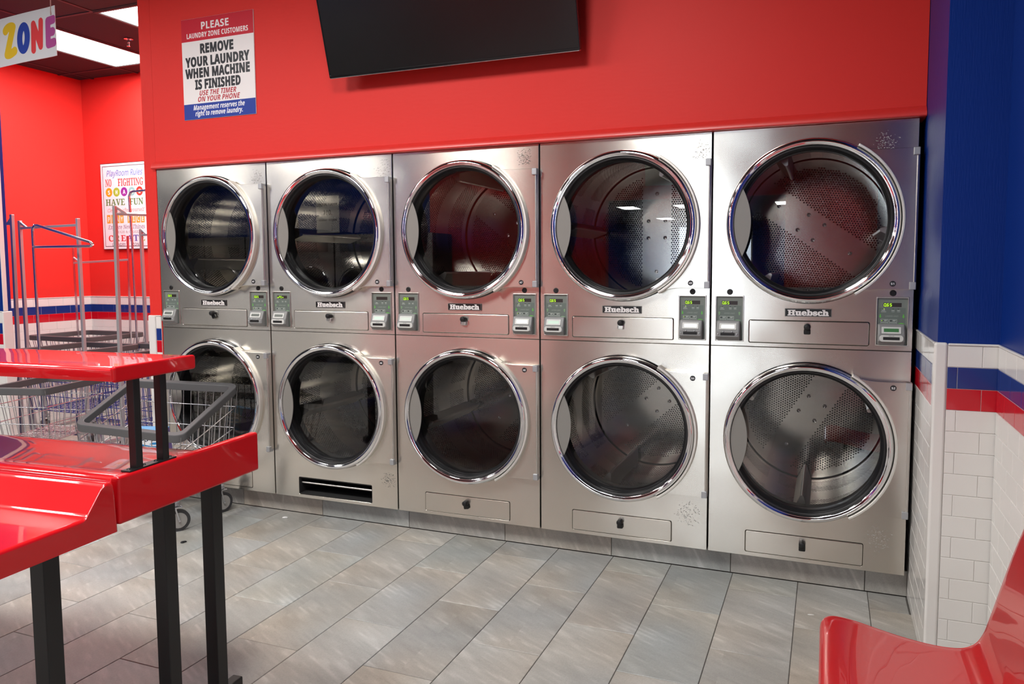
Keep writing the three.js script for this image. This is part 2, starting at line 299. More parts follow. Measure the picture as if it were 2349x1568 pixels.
function panelTex(text, lower) {
  const w = 256, h = 416;
  const map = canvas(w, h, (c) => {
    c.fillStyle = '#767d76'; c.fillRect(0, 0, w, h); c.fillStyle = '#66716a'; c.fillRect(w * 0.07, h * 0.21, w * 0.86, h * 0.45);
    readout(c, w, h, text, true);
    c.fillStyle = '#202522'; for (const x of [0.23, 0.52, 0.69]) { c.beginPath(); c.arc(w * x, h * 0.235, 3.4, 0, 7); c.fill(); }
    c.fillStyle = '#cfd6cf'; c.font = 'bold 10px sans-serif'; c.textAlign = 'center'; c.fillText('START', w * 0.21, h * 0.275); c.fillText('COOL', w * 0.52, h * 0.275); c.fillText('HEAT', w * 0.70, h * 0.275);
    c.fillRect(w * 0.13, h * 0.29, w * 0.17, 3); c.fillRect(w * 0.47, h * 0.29, w * 0.1, 2); c.fillRect(w * 0.65, h * 0.29, w * 0.1, 2);
    c.fillStyle = lower ? '#5fb848' : '#7fa878';
    for (const x of [0.11, 0.86]) { const cx = w * x, cy = h * 0.385; c.save(); c.translate(cx, cy); if (!lower) c.scale(1, -1); c.fillRect(-5, -16, 10, 18); c.beginPath(); c.moveTo(-12, 2); c.lineTo(12, 2); c.lineTo(0, 18); c.fill(); c.restore(); }
    c.fillStyle = '#87938a'; c.font = 'bold 18px sans-serif'; c.fillText(lower ? 'LOWER UNIT' : 'UPPER UNIT', w * 0.49, h * 0.40);
    c.strokeStyle = '#c6cdc6'; c.lineWidth = 2.5; for (const [x, y] of [[0.13, 0.455], [0.41, 0.455], [0.13, 0.53], [0.41, 0.53]]) { c.strokeRect(w * x, h * y, w * 0.24, h * 0.057); c.fillStyle = '#3b4440'; c.fillRect(w * (x + 0.02), h * (y + 0.012), w * 0.06, h * 0.034); c.fillStyle = '#c6cdc6'; c.fillRect(w * (x + 0.11), h * (y + 0.014), w * 0.1, 4); c.fillRect(w * (x + 0.11), h * (y + 0.03), w * 0.08, 3); }
    c.fillStyle = lower ? '#6ccf45' : '#8cb687'; c.beginPath(); c.ellipse(w * 0.79, h * 0.557, w * 0.11, h * 0.03, 0, 0, 7); c.fill(); c.fillStyle = '#39513a'; c.fillRect(w * 0.72, h * 0.55, w * 0.13, 5);
  });
  const glow = canvas(w, h, (c) => { c.fillStyle = '#000'; c.fillRect(0, 0, w, h); if (text) readout(c, w, h, text, false); if (lower && text) { c.fillStyle = '#c8ff50'; c.beginPath(); c.arc(w * 0.23, h * 0.235, 3.2, 0, 7); c.fill(); c.beginPath(); c.arc(w * 0.17, h * 0.483, 3.2, 0, 7); c.fill(); } });
  return std({ map, emissiveMap: glow, emissive: new THREE.Color(1, 1, 1), emissiveIntensity: 2, roughness: 0.4 });
}
const discTex = (n) => canvas(96, 96, (c) => { c.fillStyle = '#14141a'; c.fillRect(0, 0, 96, 96); c.fillStyle = '#f2f2f2'; c.font = 'bold 50px sans-serif'; c.textAlign = 'center'; c.textBaseline = 'middle'; c.save(); c.translate(48, 50); c.scale(1.12, 1); c.fillText(n, 0, 0); c.restore(); });
const badgeTex = canvas(640, 120, (c, w, h) => {
  c.fillStyle = '#0b0a0a'; c.fillRect(0, 0, w, h); c.strokeStyle = '#b9b4b0'; c.lineWidth = 3; c.strokeRect(5, 5, w - 10, h - 10);
  c.font = 'bold 108px serif'; c.textAlign = 'center'; c.textBaseline = 'alphabetic'; c.lineJoin = 'miter'; c.save(); c.translate(w / 2, 101); const s = 560 / c.measureText('Huebsch').width; c.scale(s, 1);
  c.fillStyle = '#e4e0de'; c.strokeStyle = '#e4e0de'; c.lineWidth = 9; c.strokeText('Huebsch', 0, 0); c.fillText('Huebsch', 0, 0); c.restore();
});
const discMatFor = (n) => std({ map: discTex(n), roughness: 0.4 });
const badgeMat = std({ map: badgeTex, roughness: 0.35 });
// perforated sheet: holes cut right through
const sideHoles = canvas(2048, 512, (c, w, h) => { c.fillStyle = '#fff'; c.fillRect(0, 0, w, h); c.fillStyle = '#000'; const px = w / 174, py = px * 0.866; for (let r = 0; r * py < h; r++) for (let k = 0; k < 174; k++) { const y = r * py, v = y / h, band = (k % 58) / 58; if (v < 0.12 || v > 0.9 || band < 0.06 || (v > 0.40 && v < 0.62)) continue; c.beginPath(); c.arc((k + (r % 2) / 2 + 0.5) * px, y, px * 0.29, 0, 7); c.fill(); } }, false);
const backHoles = canvas(1024, 1024, (c, w) => { c.fillStyle = '#fff'; c.fillRect(0, 0, w, w); c.fillStyle = '#000'; const R = 0.385, s = w / (2 * R), p = 0.0138; for (let r = -36; r < 37; r++) for (let k = -36; k < 37; k++) { const x = (k + (r & 1) / 2) * p, y = r * p * 0.866; if (Math.hypot(x, y) > 0.335 || Math.abs(x) < 0.088) continue; c.beginPath(); c.arc(w / 2 + x * s, w / 2 + y * s, 0.0043 * s, 0, 7); c.fill(); } }, false);
const drumSideMat = std({ color: lin(0.56, 0.54, 0.5), metalness: 1, roughness: 0.15, alphaMap: sideHoles, alphaTest: 0.5, side: THREE.DoubleSide });
const drumBackMat = std({ color: lin(0.56, 0.54, 0.5), metalness: 1, roughness: 0.15, alphaMap: backHoles, alphaTest: 0.5, side: THREE.DoubleSide });

const G = {};
{
  const pan = (y0, y1, yc, controls, hole) => {
    const s = new THREE.Shape(); s.moveTo(0.004, y0); s.lineTo(P - 0.004, y0); s.lineTo(P - 0.004, y1); s.lineTo(0.004, y1); s.closePath();
    const h = new THREE.Path(); h.absarc(CX, yc, 0.33, 0, Math.PI * 2, true); s.holes.push(h);
    const rr = (a, b, c, d, r) => s.holes.push(roundRect(new THREE.Path(), a, b, c, d, r));
    rr(...hole, 0.009); for (const q of controls) rr(...q, 0.003);
    return extrude(s, 0.014, 0.0012, 64, 1).translate(0, 0, -0.014);
  };
  G.upper = pan(1.1385, 2.1475, YU, [[0.024, 0.155, 1.16, 1.376], [0.724, 0.856, 1.16, 1.376]], [0.178, 0.7, 1.156, 1.264]);
  G.lower = pan(0.124, 1.1355, YL, [], [0.178, 0.7, 0.143, 0.25]);
  G.cabinet = merge([box(0.003, 0.012, 0.124, 2.147, -1.1, -0.016), box(P - 0.012, P - 0.003, 0.124, 2.147, -1.1, -0.016), box(0.012, P - 0.012, 2.137, 2.147, -1.1, -0.016), box(0.012, P - 0.012, 0.124, 0.134, -1.1, -0.016), box(0.012, P - 0.012, 1.132, 1.142, -1.1, -0.016), box(0.012, P - 0.012, 0.134, 2.137, -1.1, -1.09)]);
  const drawer = (y0, y1) => { const s = roundRect(new THREE.Shape(), 0.1805, 0.6975, y0 + 0.0025, y1 - 0.0025, 0.008); return extrude(s, 0.012, 0.0022).translate(0, 0, -0.0095); };
  G.drawerU = drawer(1.156, 1.264); G.drawerL = drawer(0.143, 0.25);
  G.knob = merge([lathe([[0, 0.03], [0.009, 0.03], [0.0145, 0.027], [0.0155, 0.0]], 24), lathe([[0, 0.031], [0.006, 0.031], [0.0065, 0.03]], 16)]);
  G.tab = rbox(-0.015, 0.015, -0.034, -0.010, 0.002, 0.016, 0.005, 2);
  G.ring = lathe([[0.337, 0.02], [0.3365, 0.04], [0.339, 0.047], [0.342, 0.049], [0.3445, 0.0475], [0.348, 0.052], [0.355, 0.0535], [0.364, 0.049], [0.369, 0.04], [0.3705, 0.028], [0.37, 0.012], [0.362, 0.010]]);
  G.shadowRing = lathe([[0.372, 0.0005], [0.374, 0.004], [0.373, 0.012], [0.362, 0.013]]);  // black ring standing in for the shadow line around the door rim
  G.gasket = lathe([[0.339, 0.034], [0.335, 0.039], [0.330, 0.040], [0.326, 0.036], [0.323, 0.026], [0.3225, 0.018], [0.3185, 0.016], [0.3165, 0.008], [0.316, -0.02], [0.322, -0.024]].reverse());
  G.window = new THREE.CircleGeometry(0.319, 72).translate(0, 0, -0.012);
  G.collar = lathe([[0.329, 0.0], [0.328, -0.03], [0.325, -0.1], [0.388, -0.1]].reverse(), 64);
  { const s = new THREE.Shape(), a = 0.485, r = 0.335; const p0 = [-Math.cos(a) * r, Math.sin(a) * r]; s.moveTo(...p0); s.absarc(0, 0, r, Math.PI - a, Math.PI + a, false); s.quadraticCurveTo(-0.222, 0.005, ...p0); G.handle = extrude(s, 0.005, 0.001).translate(0, 0, 0.036); }
  { const s = new THREE.Shape(), R = 0.3735, a = 1.042; s.moveTo(Math.cos(a) * R, Math.sin(a) * R); s.bezierCurveTo(0.24, 0.305, 0.28, 0.302, 0.34, 0.3035); s.lineTo(0.424, 0.3035); s.lineTo(0.424, -0.305); s.lineTo(0.34, -0.305); s.bezierCurveTo(0.28, -0.302, 0.24, -0.307, Math.cos(a) * R, -Math.sin(a) * R); s.absarc(0, 0, R, -a, a, false);
    G.hingePlate = extrude(s, 0.03, 0.0016, 48, 2).translate(0, 0, 0.004);
    const f = new THREE.Shape(), R2 = 0.3835; f.absarc(0, 0, R2, -a, a, false); f.absarc(0, 0, 0.3715, a, -a, true); G.flange = extrude(f, 0.05, 0.003, 64, 3).translate(0, 0, 0.006); }
  G.block = rbox(0.407, 0.433, -0.0165, 0.0165, 0.006, 0.044, 0.003);
  G.pin = merge([bar(V(0.425, -0.29, 0.03), V(0.425, 0.29, 0.03), 0.006, 10), rbox(0.416, 0.4335, -0.29, 0.29, 0.004, 0.026, 0.002)]);
  G.drum = new THREE.CylinderGeometry(0.385, 0.385, 0.7, 96, 1, true).rotateX(Math.PI / 2).translate(0, 0, -0.45);
  G.drumBack = new THREE.CircleGeometry(0.385, 72).translate(0, 0, -0.8);
  G.seam = new THREE.TorusGeometry(0.383, 0.003, 6, 96).translate(0, 0, -0.795);
  { const s = new THREE.Shape(); s.moveTo(-0.04, -0.384); s.lineTo(-0.008, -0.30); s.quadraticCurveTo(0, -0.292, 0.008, -0.30); s.lineTo(0.04, -0.384); s.closePath(); G.baffle = extrude(s, 0.62, 0).translate(0, 0, -0.76); }
  G.bolts = merge([[0, 0.23], [-0.05, 0.07], [0.05, 0.07], [-0.05, -0.03], [0.05, -0.03], [0, -0.23]].map(([x, y]) => lathe([[0, 0.004], [0.005, 0.004], [0.0075, 0.001], [0.011, 0]], 14).translate(x, y, -0.798)));
  { const s = roundRect(new THREE.Shape(), -0.066, 0.066, -0.1085, 0.1085, 0.004), h = roundRect(new THREE.Path(), -0.061, 0.061, -0.1035, 0.1035, 0.003); s.holes.push(h); G.bezel = extrude(s, 0.016, 0.0015).translate(0, 0, -0.012); }
  G.face = new THREE.PlaneGeometry(0.124, 0.209).translate(0, 0, -0.004);
  { // card reader: a rounded housing whose upper face leans back and whose lower face stands proud
    const s = new THREE.Shape(); s.moveTo(-0.006, -0.048); s.lineTo(0.014, -0.048); s.quadraticCurveTo(0.022, -0.046, 0.026, -0.038); s.lineTo(0.034, -0.032); s.quadraticCurveTo(0.038, -0.030, 0.038, -0.026); s.lineTo(0.036, -0.004); s.quadraticCurveTo(0.035, 0, 0.032, 0.002); s.lineTo(0.018, 0.04); s.quadraticCurveTo(0.016, 0.045, 0.010, 0.046); s.lineTo(-0.006, 0.047); s.closePath();
    const g = new THREE.ExtrudeGeometry(s, { depth: 0.092, bevelEnabled: true, bevelSize: 0.006, bevelThickness: 0.008, bevelOffset: -0.006, bevelSegments: 3, curveSegments: 6 }); g.rotateY(-Math.PI / 2); g.translate(0.046, 0, 0); G.reader = g; }
  const lean = Math.atan2(0.014, 0.038);
  G.screen = rbox(-0.031, 0.031, -0.0085, 0.0085, 0, 0.0016, 0.0007).rotateX(-lean).translate(0, 0.019, 0.0262);
  { const s = roundRect(new THREE.Shape(), -0.039, 0.039, -0.0155, 0.0155, 0.003), h = roundRect(new THREE.Path(), -0.030, 0.030, -0.008, 0.008, 0.001); s.holes.push(h); G.screenFrame = extrude(s, 0.002, 0.0005).rotateX(-lean).translate(0, 0.019, 0.0266); }
  G.slot = rbox(-0.033, 0.033, -0.0065, 0.0065, 0, 0.003, 0.001).translate(0, -0.016, 0.0365);
  { const s = roundRect(new THREE.Shape(), -0.048, 0.048, -0.0145, 0.0145, 0.0135); G.oval = extrude(s, 0.003, 0.001).translate(0, -0.016, 0.0362); }
  G.screws = [[-0.043, 0], [0.043, 0], [-0.02, 0.011], [0.02, 0.011]].map(([x, y]) => lathe([[0, 0.003], [0.003, 0.0025], [0.004, 0]], 10).translate(x, -0.016 + y, 0.0372));
  G.key = merge([lathe([[0.0, 0.004], [0.006, 0.004], [0.011, 0.0055], [0.0135, 0.003], [0.014, 0]], 24), box(-0.0015, 0.0015, -0.005, 0.005, 0.004, 0.006)]);
  G.disc = new THREE.CylinderGeometry(0.0125, 0.0125, 0.0015, 28).rotateX(Math.PI / 2);
  G.badge = rbox(-0.101, 0.101, -0.0185, 0.0185, 0, 0.005, 0.0012);
  { const uv = G.badge.attributes.uv, p = G.badge.attributes.position; for (let i = 0; i < uv.count; i++) uv.setXY(i, p.getX(i) / 0.202 + 0.5, p.getY(i) / 0.037 + 0.5); }
  { const uv = G.disc.attributes.uv, p = G.disc.attributes.position; for (let i = 0; i < uv.count; i++) uv.setXY(i, p.getX(i) / 0.025 + 0.5, p.getY(i) / 0.025 + 0.5); }
  // an open lint compartment: a tray with a rod across its mouth
  G.cavity = merge([box(0.182, 0.696, 0.146, 0.149, -0.3, -0.004), box(0.182, 0.696, 0.244, 0.247, -0.3, -0.004), box(0.179, 0.182, 0.146, 0.247, -0.3, -0.004), box(0.696, 0.699, 0.146, 0.247, -0.3, -0.004), box(0.182, 0.696, 0.149, 0.244, -0.3, -0.297)]);
  G.rod = bar(V(0.186, 0.212, -0.022), V(0.692, 0.212, -0.022), 0.006, 10);
}
const lcd = (r, g, b, e) => std({ color: lin(r, g, b), roughness: 0.3, emissive: lin(r, g, b), emissiveIntensity: e });
const LCD = { dark: lcd(0.10, 0.115, 0.10, 0.1), grey: lcd(0.5, 0.56, 0.5, 0.25), green: lcd(0.03, 0.10, 0.035, 0.6), pale: lcd(0.42, 0.56, 0.46, 0.4), white: lcd(0.9, 0.95, 0.9, 0.95) };
const inkMat = std({ map: canvas(256, 32, (c, w, h) => { c.fillStyle = '#c9ccc6'; c.fillRect(0, 0, w, h); c.fillStyle = '#2b2d2b'; c.font = 'bold 26px sans-serif'; c.textAlign = 'center'; c.fillText('INSERT CARD', w / 2, 26); }), roughness: 0.4 });
const inkGeo = new THREE.PlaneGeometry(0.034, 0.0042);

// glue left where stickers were peeled off: a grainy patch with a ragged outline
function residueGeo(s0, w, h) {                           // scattered flecks, each a thin raised sliver
  let s = s0; const r = () => { s = (s * 1664525 + 1013904223) >>> 0; return s / 4294967296; }; const list = [];
  for (let k = 0; k < 420; k++) { const u = r(), v = r(), d = Math.hypot((u - 0.55) / 0.5, (v - 0.42) / 0.5), a = 0.0015 + r() * 0.006, b = 0.0008 + r() * 0.0018; if (r() < d * 0.95) continue; const q = new THREE.PlaneGeometry(a, b); q.rotateZ((r() - 0.5) * 1.6); q.translate((u - 0.5) * w, (v - 0.5) * h, 0); list.push(q); }
  return merge(list);
}
const resMats = [0.13, 0.17, 0.42].map((g) => std({ color: lin(g, g * 0.96, g * 0.9), roughness: 0.75 }));

function makeStack(col, label, spec) {
  const t = thing('stacked_dryer', label, 'dryer', [col * P, 0, 0], 0, 'stacked stainless dryers along the red wall');
  mesh('cabinet', G.cabinet, M.cabinet, t);
  const panels = ['upper', 'lower'].map((k) => { const g = G[k].clone(), uv = g.attributes.uv; for (let i = 0; i < uv.count; i++) uv.setXY(i, uv.getX(i) + col * 0.43, uv.getY(i) + col * 0.29 + (k === 'lower' ? 0.7 : 0)); return mesh('front_panel', g, M.steel, t); });
  for (const [k, yc] of [['upper', YU], ['lower', YL]]) {
    const up = k === 'upper', door = mesh('door', G.ring, M.chrome, t); door.position.set(CX, yc, 0);
    mesh('door_shadow_ring', G.shadowRing, M.blackGloss, door); mesh('gasket', G.gasket, M.rubber, door); mesh('window_glass', G.window, M.glass, door); mesh('handle_plate', G.handle, M.plateGrey, door);
    const hp = G.hingePlate.clone(), uv = hp.attributes.uv; for (let i = 0; i < uv.count; i++) uv.setXY(i, uv.getX(i) + col * 0.61 + 0.2, uv.getY(i) + col * 0.37 + (up ? 0 : 0.5));
    mesh('hinge_plate', hp, M.steel, door); mesh('rolled_edge', G.flange, M.steelEdge, door); mesh('hinge_pin', G.pin, M.steelPlain, door);
    for (const s of [0.287, -0.2885]) mesh('hinge_block', G.block, M.zinc, door).position.y = s;
    const n = spec.n + (up ? 0 : 1), d = mesh('number_disc', G.disc, discMatFor(String(n)), door); d.position.set(up ? 0.342 : 0.358, up ? -0.28 : 0.277, 0.0355);
    mesh('opening_collar', G.collar, M.cabinet, t).position.set(CX, yc, 0);
    const drum = mesh('drum', G.drum, drumSideMat, t); drum.position.set(CX, yc, 0); drum.rotation.z = up ? spec.turn[0] : spec.turn[1];
    mesh('drum_back', G.drumBack, drumBackMat, drum); mesh('drum_seam', G.seam, M.dark, drum); mesh('bolt_heads', G.bolts, M.tube, drum);
    for (let b = 0; b < 3; b++) mesh('lifter', G.baffle, M.steelPlain, drum).rotation.z = b * 2.0944 + 0.5;
    if (up || !spec.open) {
      const dr = mesh('lint_drawer', up ? G.drawerU : G.drawerL, M.steel, t), y = up ? 1.236 : 0.2165;
      const lock = mesh('lock_knob', G.knob, M.black, dr); lock.position.set(0.438, y, 0.002);
      const tab = mesh('latch_tab', G.tab, spec.tab?.[up ? 0 : 1] ? M.chrome : M.blackGloss, dr); tab.position.set(0.438, y, 0.002); tab.rotation.z = spec.tilt?.[up ? 0 : 1] ?? 0;
    } else { mesh('lint_compartment', G.cavity, M.cabinet, t); mesh('screen_rod', G.rod, M.steelPlain, t); }
  }
  mesh('badge', G.badge, badgeMat, t).position.set(0.44, 1.3015, 0);
  for (const [i, x] of [[0, 0.0895], [1, 0.79]]) {
    const [text, oval, scr] = spec.pad[i], cp = mesh('control_panel', G.face, panelTex(text, i === 1), t); cp.position.set(x, 1.268, 0);
    mesh('bezel', G.bezel, M.steelPlain, cp);
    const rd = mesh('card_reader', G.reader, M.readerGrey, cp); rd.position.set(-0.004, -0.056, 0);
    const on = (n, g, m) => { const q = mesh(n, g, m, cp); q.position.set(-0.004, -0.056, 0); return q; };
    on('screen_frame', G.screenFrame, M.readerWhite); on('reader_screen', G.screen, LCD[scr]);
    if (oval) { on('slot_surround', G.oval, M.readerWhite); on('slot_print', inkGeo, inkMat).position.set(-0.004, -0.0605, 0.0393 + 0.0003); }
    else for (const q of G.screws) on('screw', q, M.zinc);
    const sl = on('card_slot', G.slot, M.black); if (oval) sl.position.z = 0.0012;
    mesh('key_switch', G.key, M.black, t).position.set(x + 0.0, 1.394, 0);
  }
  for (const [x, y, w, h, m] of spec.glue ?? []) { const q = mesh('glue_residue', residueGeo(col * 31 + m * 7 + 5, w, h), resMats[m], t); q.position.set(x, y, 0.0005); q.userData.kind = 'stuff'; }
  return t;
}
const oval = true, plain = false;
makeStack(0, 'stacked stainless dryer farthest left, lower door partly hidden behind the red folding table', { n: 43, turn: [0.5, 1.0], pad: [['065', plain, 'dark'], ['065', plain, 'dark']], tilt: [0.4, 0], glue: [[0.80, 2.06, 0.12, 0.13, 2]] });
makeStack(1, 'second stacked stainless dryer from the left, its lower lint drawer missing and open', { n: 45, turn: [2.1, 0.25], open: true, pad: [['oPEn', oval, 'dark'], ['', oval, 'pale']], tab: [1, 0], tilt: [-0.1, 0], glue: [[0.81, 2.07, 0.12, 0.14, 2], [0.81, 0.30, 0.1, 0.11, 0]] });
makeStack(2, 'middle stacked stainless dryer below the right half of the television', { n: 47, turn: [0.9, 2.4], pad: [['065', oval, 'grey'], ['065', oval, 'white']], tab: [1, 0], tilt: [-0.1, 0.15], glue: [[0.79, 2.09, 0.1, 0.1, 0]] });
makeStack(3, 'fourth stacked stainless dryer from the left, its upper door mirroring bright daylight', { n: 49, turn: [0.0, -0.85], pad: [['065', oval, 'pale'], ['065', plain, 'white']], tab: [1, 0], tilt: [-0.08, 0], glue: [[0.82, 2.07, 0.1, 0.12, 0], [0.77, 0.305, 0.13, 0.14, 1]] });
makeStack(4, 'stacked stainless dryer farthest right, next to the tiled blue pillar', { n: 51, turn: [0.95, -0.55], pad: [['065', plain, 'white'], ['065', oval, 'green']], glue: [[0.74, 2.06, 0.12, 0.13, 2], [0.755, 0.295, 0.13, 0.16, 2]] });

// ---------------------------------------------------------------- television, sign, poster, banner
{
  const t = thing('television', 'large black flat television tilted forward high on the red wall', 'television', [2.162, 2.558, 0.12]);
  t.rotation.x = 0.262;
  mesh('screen', rbox(-0.721, 0.721, 0.012, 0.822, -0.004, 0.0005, 0.0015), phy({ color: lin(0.006, 0.006, 0.0065), roughness: 0.22 }), t);
  const s = roundRect(new THREE.Shape(), -0.724, 0.724, 0, 0.826, 0.006), h = roundRect(new THREE.Path(), -0.718, 0.718, 0.014, 0.82, 0.003); s.holes.push(h);
  mesh('bezel', extrude(s, 0.012, 0.0015).translate(0, 0, -0.009), M.blackGloss, t);
  mesh('back_shell', merge([rbox(-0.722, 0.722, 0.002, 0.824, -0.03, -0.006, 0.006), rbox(-0.45, 0.45, 0.08, 0.5, -0.06, -0.02, 0.012)]), M.black, t);
  mesh('base_strip', rbox(-0.72, 0.72, -0.003, 0.002, -0.026, 0.001, 0.001), M.tube, t);
  mesh('sensor', rbox(-0.018, 0.018, -0.006, 0.001, -0.012, -0.001, 0.002), M.blackGloss, t);
  const w = mesh('wall_bracket', merge([box(-0.2, 0.2, 0.33, 0.45, -0.12, -0.11), bar(V(-0.15, 0.38, -0.115), V(-0.15, 0.38, -0.05), 0.012), bar(V(0.15, 0.38, -0.115), V(0.15, 0.38, -0.05), 0.012)]), M.black, t); w.position.set(0, 0.02, 0);
}
const fit = (c, s, x, y, w, px, style = 'bold', fam = 'sans-serif', k = 0.012) => { c.font = `${style} ${px}px ${fam}`; c.textAlign = 'center'; c.textBaseline = 'alphabetic'; c.save(); c.translate(x, y); c.scale(w / c.measureText(s).width, 1); c.lineJoin = 'round'; c.lineWidth = px * k; c.strokeStyle = c.fillStyle; c.strokeText(s, 0, 0); c.fillText(s, 0, 0); c.restore(); };
{
  const tex = canvas(768, 832, (c, w, h) => {
    c.fillStyle = '#f1efee'; c.fillRect(0, 0, w, h); c.fillStyle = '#c8102c'; c.fillRect(0, 0, w, h * 0.222); c.fillStyle = '#0a3399'; c.fillRect(0, h * 0.845, w, h * 0.155);
    c.fillStyle = '#f4f0ef'; fit(c, 'PLEASE', w * 0.475, h * 0.115, w * 0.40, 82); fit(c, 'LAUNDRY ZONE CUSTOMERS', w * 0.50, h * 0.192, w * 0.86, 58);
    c.fillStyle = '#23252b'; c.strokeStyle = '#23252b'; c.lineWidth = 3;
    const big = (t, y, ww) => fit(c, t, w * 0.49, h * y, w * ww, 104, 'bold', 'sans-serif', 0.07); big('REMOVE', 0.348, 0.475); big('YOUR LAUNDRY', 0.472, 0.885); big('WHEN MACHINE', 0.585, 0.9); big('IS FINISHED', 0.7, 0.64);
    c.fillStyle = '#b3202f'; fit(c, 'USE THE TIMER', w * 0.48, h * 0.768, w * 0.52, 58, 'italic bold'); fit(c, 'ON YOUR PHONE', w * 0.49, h * 0.828, w * 0.59, 58, 'italic bold');
    c.fillStyle = '#f4f4f6'; fit(c, 'Management reserves the', w * 0.49, h * 0.908, w * 0.72, 56, 'italic bold'); fit(c, 'right to remove laundry.', w * 0.49, h * 0.968, w * 0.67, 56, 'italic bold');
  });
  const t = thing('wall_sign', 'red white and blue printed sign about removing laundry, on red wall beside the television', 'sign', [0.542, 2.74, 0]);
  mesh('board', rbox(-0.28, 0.28, -0.304, 0.304, 0.0, 0.006, 0.001), M.paper, t);
  mesh('print', new THREE.PlaneGeometry(0.558, 0.606).translate(0, 0, 0.0066), phy({ map: tex, roughness: 0.5, specularIntensity: 0.5, clearcoat: 0.12, clearcoatRoughness: 0.25 }), t);
}
{
  const col = ['#e33', '#e33'];
  const tex = canvas(650, 876, (c, w, h) => {
    c.fillStyle = '#f3eef2'; c.fillRect(0, 0, w, h); c.strokeStyle = '#23232c'; c.lineWidth = 6; c.strokeRect(26, 26, w - 52, h - 52);
    c.fillStyle = '#5f7fc6'; fit(c, 'PlayRoom Rules', w * 0.5, 128, 500, 84, 'italic', 'sans-serif', 0.03);
    c.fillStyle = '#c23a2e'; fit(c, 'NO', w * 0.16, 232, 90, 104, 'bold', 'serif'); fit(c, 'FIGHTING', w * 0.63, 232, 350, 104, 'bold', 'serif');
    'SHARE'.split('').forEach((s, i) => { const x = 106 + i * 106; c.fillStyle = ['#e9a21f', '#9cbf3c', '#8c2f9a', '#8cc6c6', '#dc3f35'][i]; c.beginPath(); c.ellipse(x, 292, 46, 46, 0, 0, 7); c.fill(); c.fillStyle = '#fff'; fit(c, s, x, 314, 36, 58); });
    c.fillStyle = '#3b7f3c'; fit(c, 'HAVE', w * 0.29, 428, 272, 90, 'bold', 'serif'); fit(c, 'FUN', w * 0.74, 428, 190, 90, 'bold', 'serif');
    c.fillStyle = '#d9897c'; fit(c, 'Clean up after yourself', w * 0.5, 496, 510, 50, 'italic', 'serif');
    'PLAYNICE'.split('').forEach((s, i) => { const x = 62 + i * 61 + (i > 3 ? 44 : 0); c.fillStyle = '#e9a23a'; c.fillRect(x, 524, 50, 88); c.fillStyle = '#f6efe8'; fit(c, s, x + 25, 596, 32, 72); });
    c.fillStyle = '#6f6a86'; fit(c, 'Explore New Things', w * 0.5, 672, 510, 58, 'italic', 'serif'); c.fillStyle = '#a7a5ab'; fit(c, 'LAUGH & GIGGLE', w * 0.52, 716, 380, 36, 'bold', 'serif');
    'CREATE'.split('').forEach((s, i) => { c.fillStyle = ['#c8392f', '#5a8f63', '#c8393f', '#7a4fa0', '#4d4fa8', '#93b84a'][i]; fit(c, s, 104 + i * 88, 798, 72, 88, 'bold', 'serif'); });
    c.fillStyle = '#3a3850'; fit(c, 'LAUNDRY', w * 0.33, 846, 190, 40, ''); fit(c, 'ZONE', w * 0.71, 846, 120, 40, ''); c.fillStyle = '#c8392f'; fit(c, '\u2665', w * 0.545, 846, 30, 40, '');
  });
  const t = thing('playroom_poster', 'white framed playroom rules poster on the far alcove wall', 'poster', [-2.628, 2.152, -2.03]);
  mesh('frame', merge([rbox(-0.329, 0.329, -0.437, 0.437, 0, 0.02, 0.003)]), M.black, t);
  mesh('print', new THREE.PlaneGeometry(0.645, 0.862).translate(0, 0, 0.0206), std({ map: tex, roughness: 0.4 }), t);
}
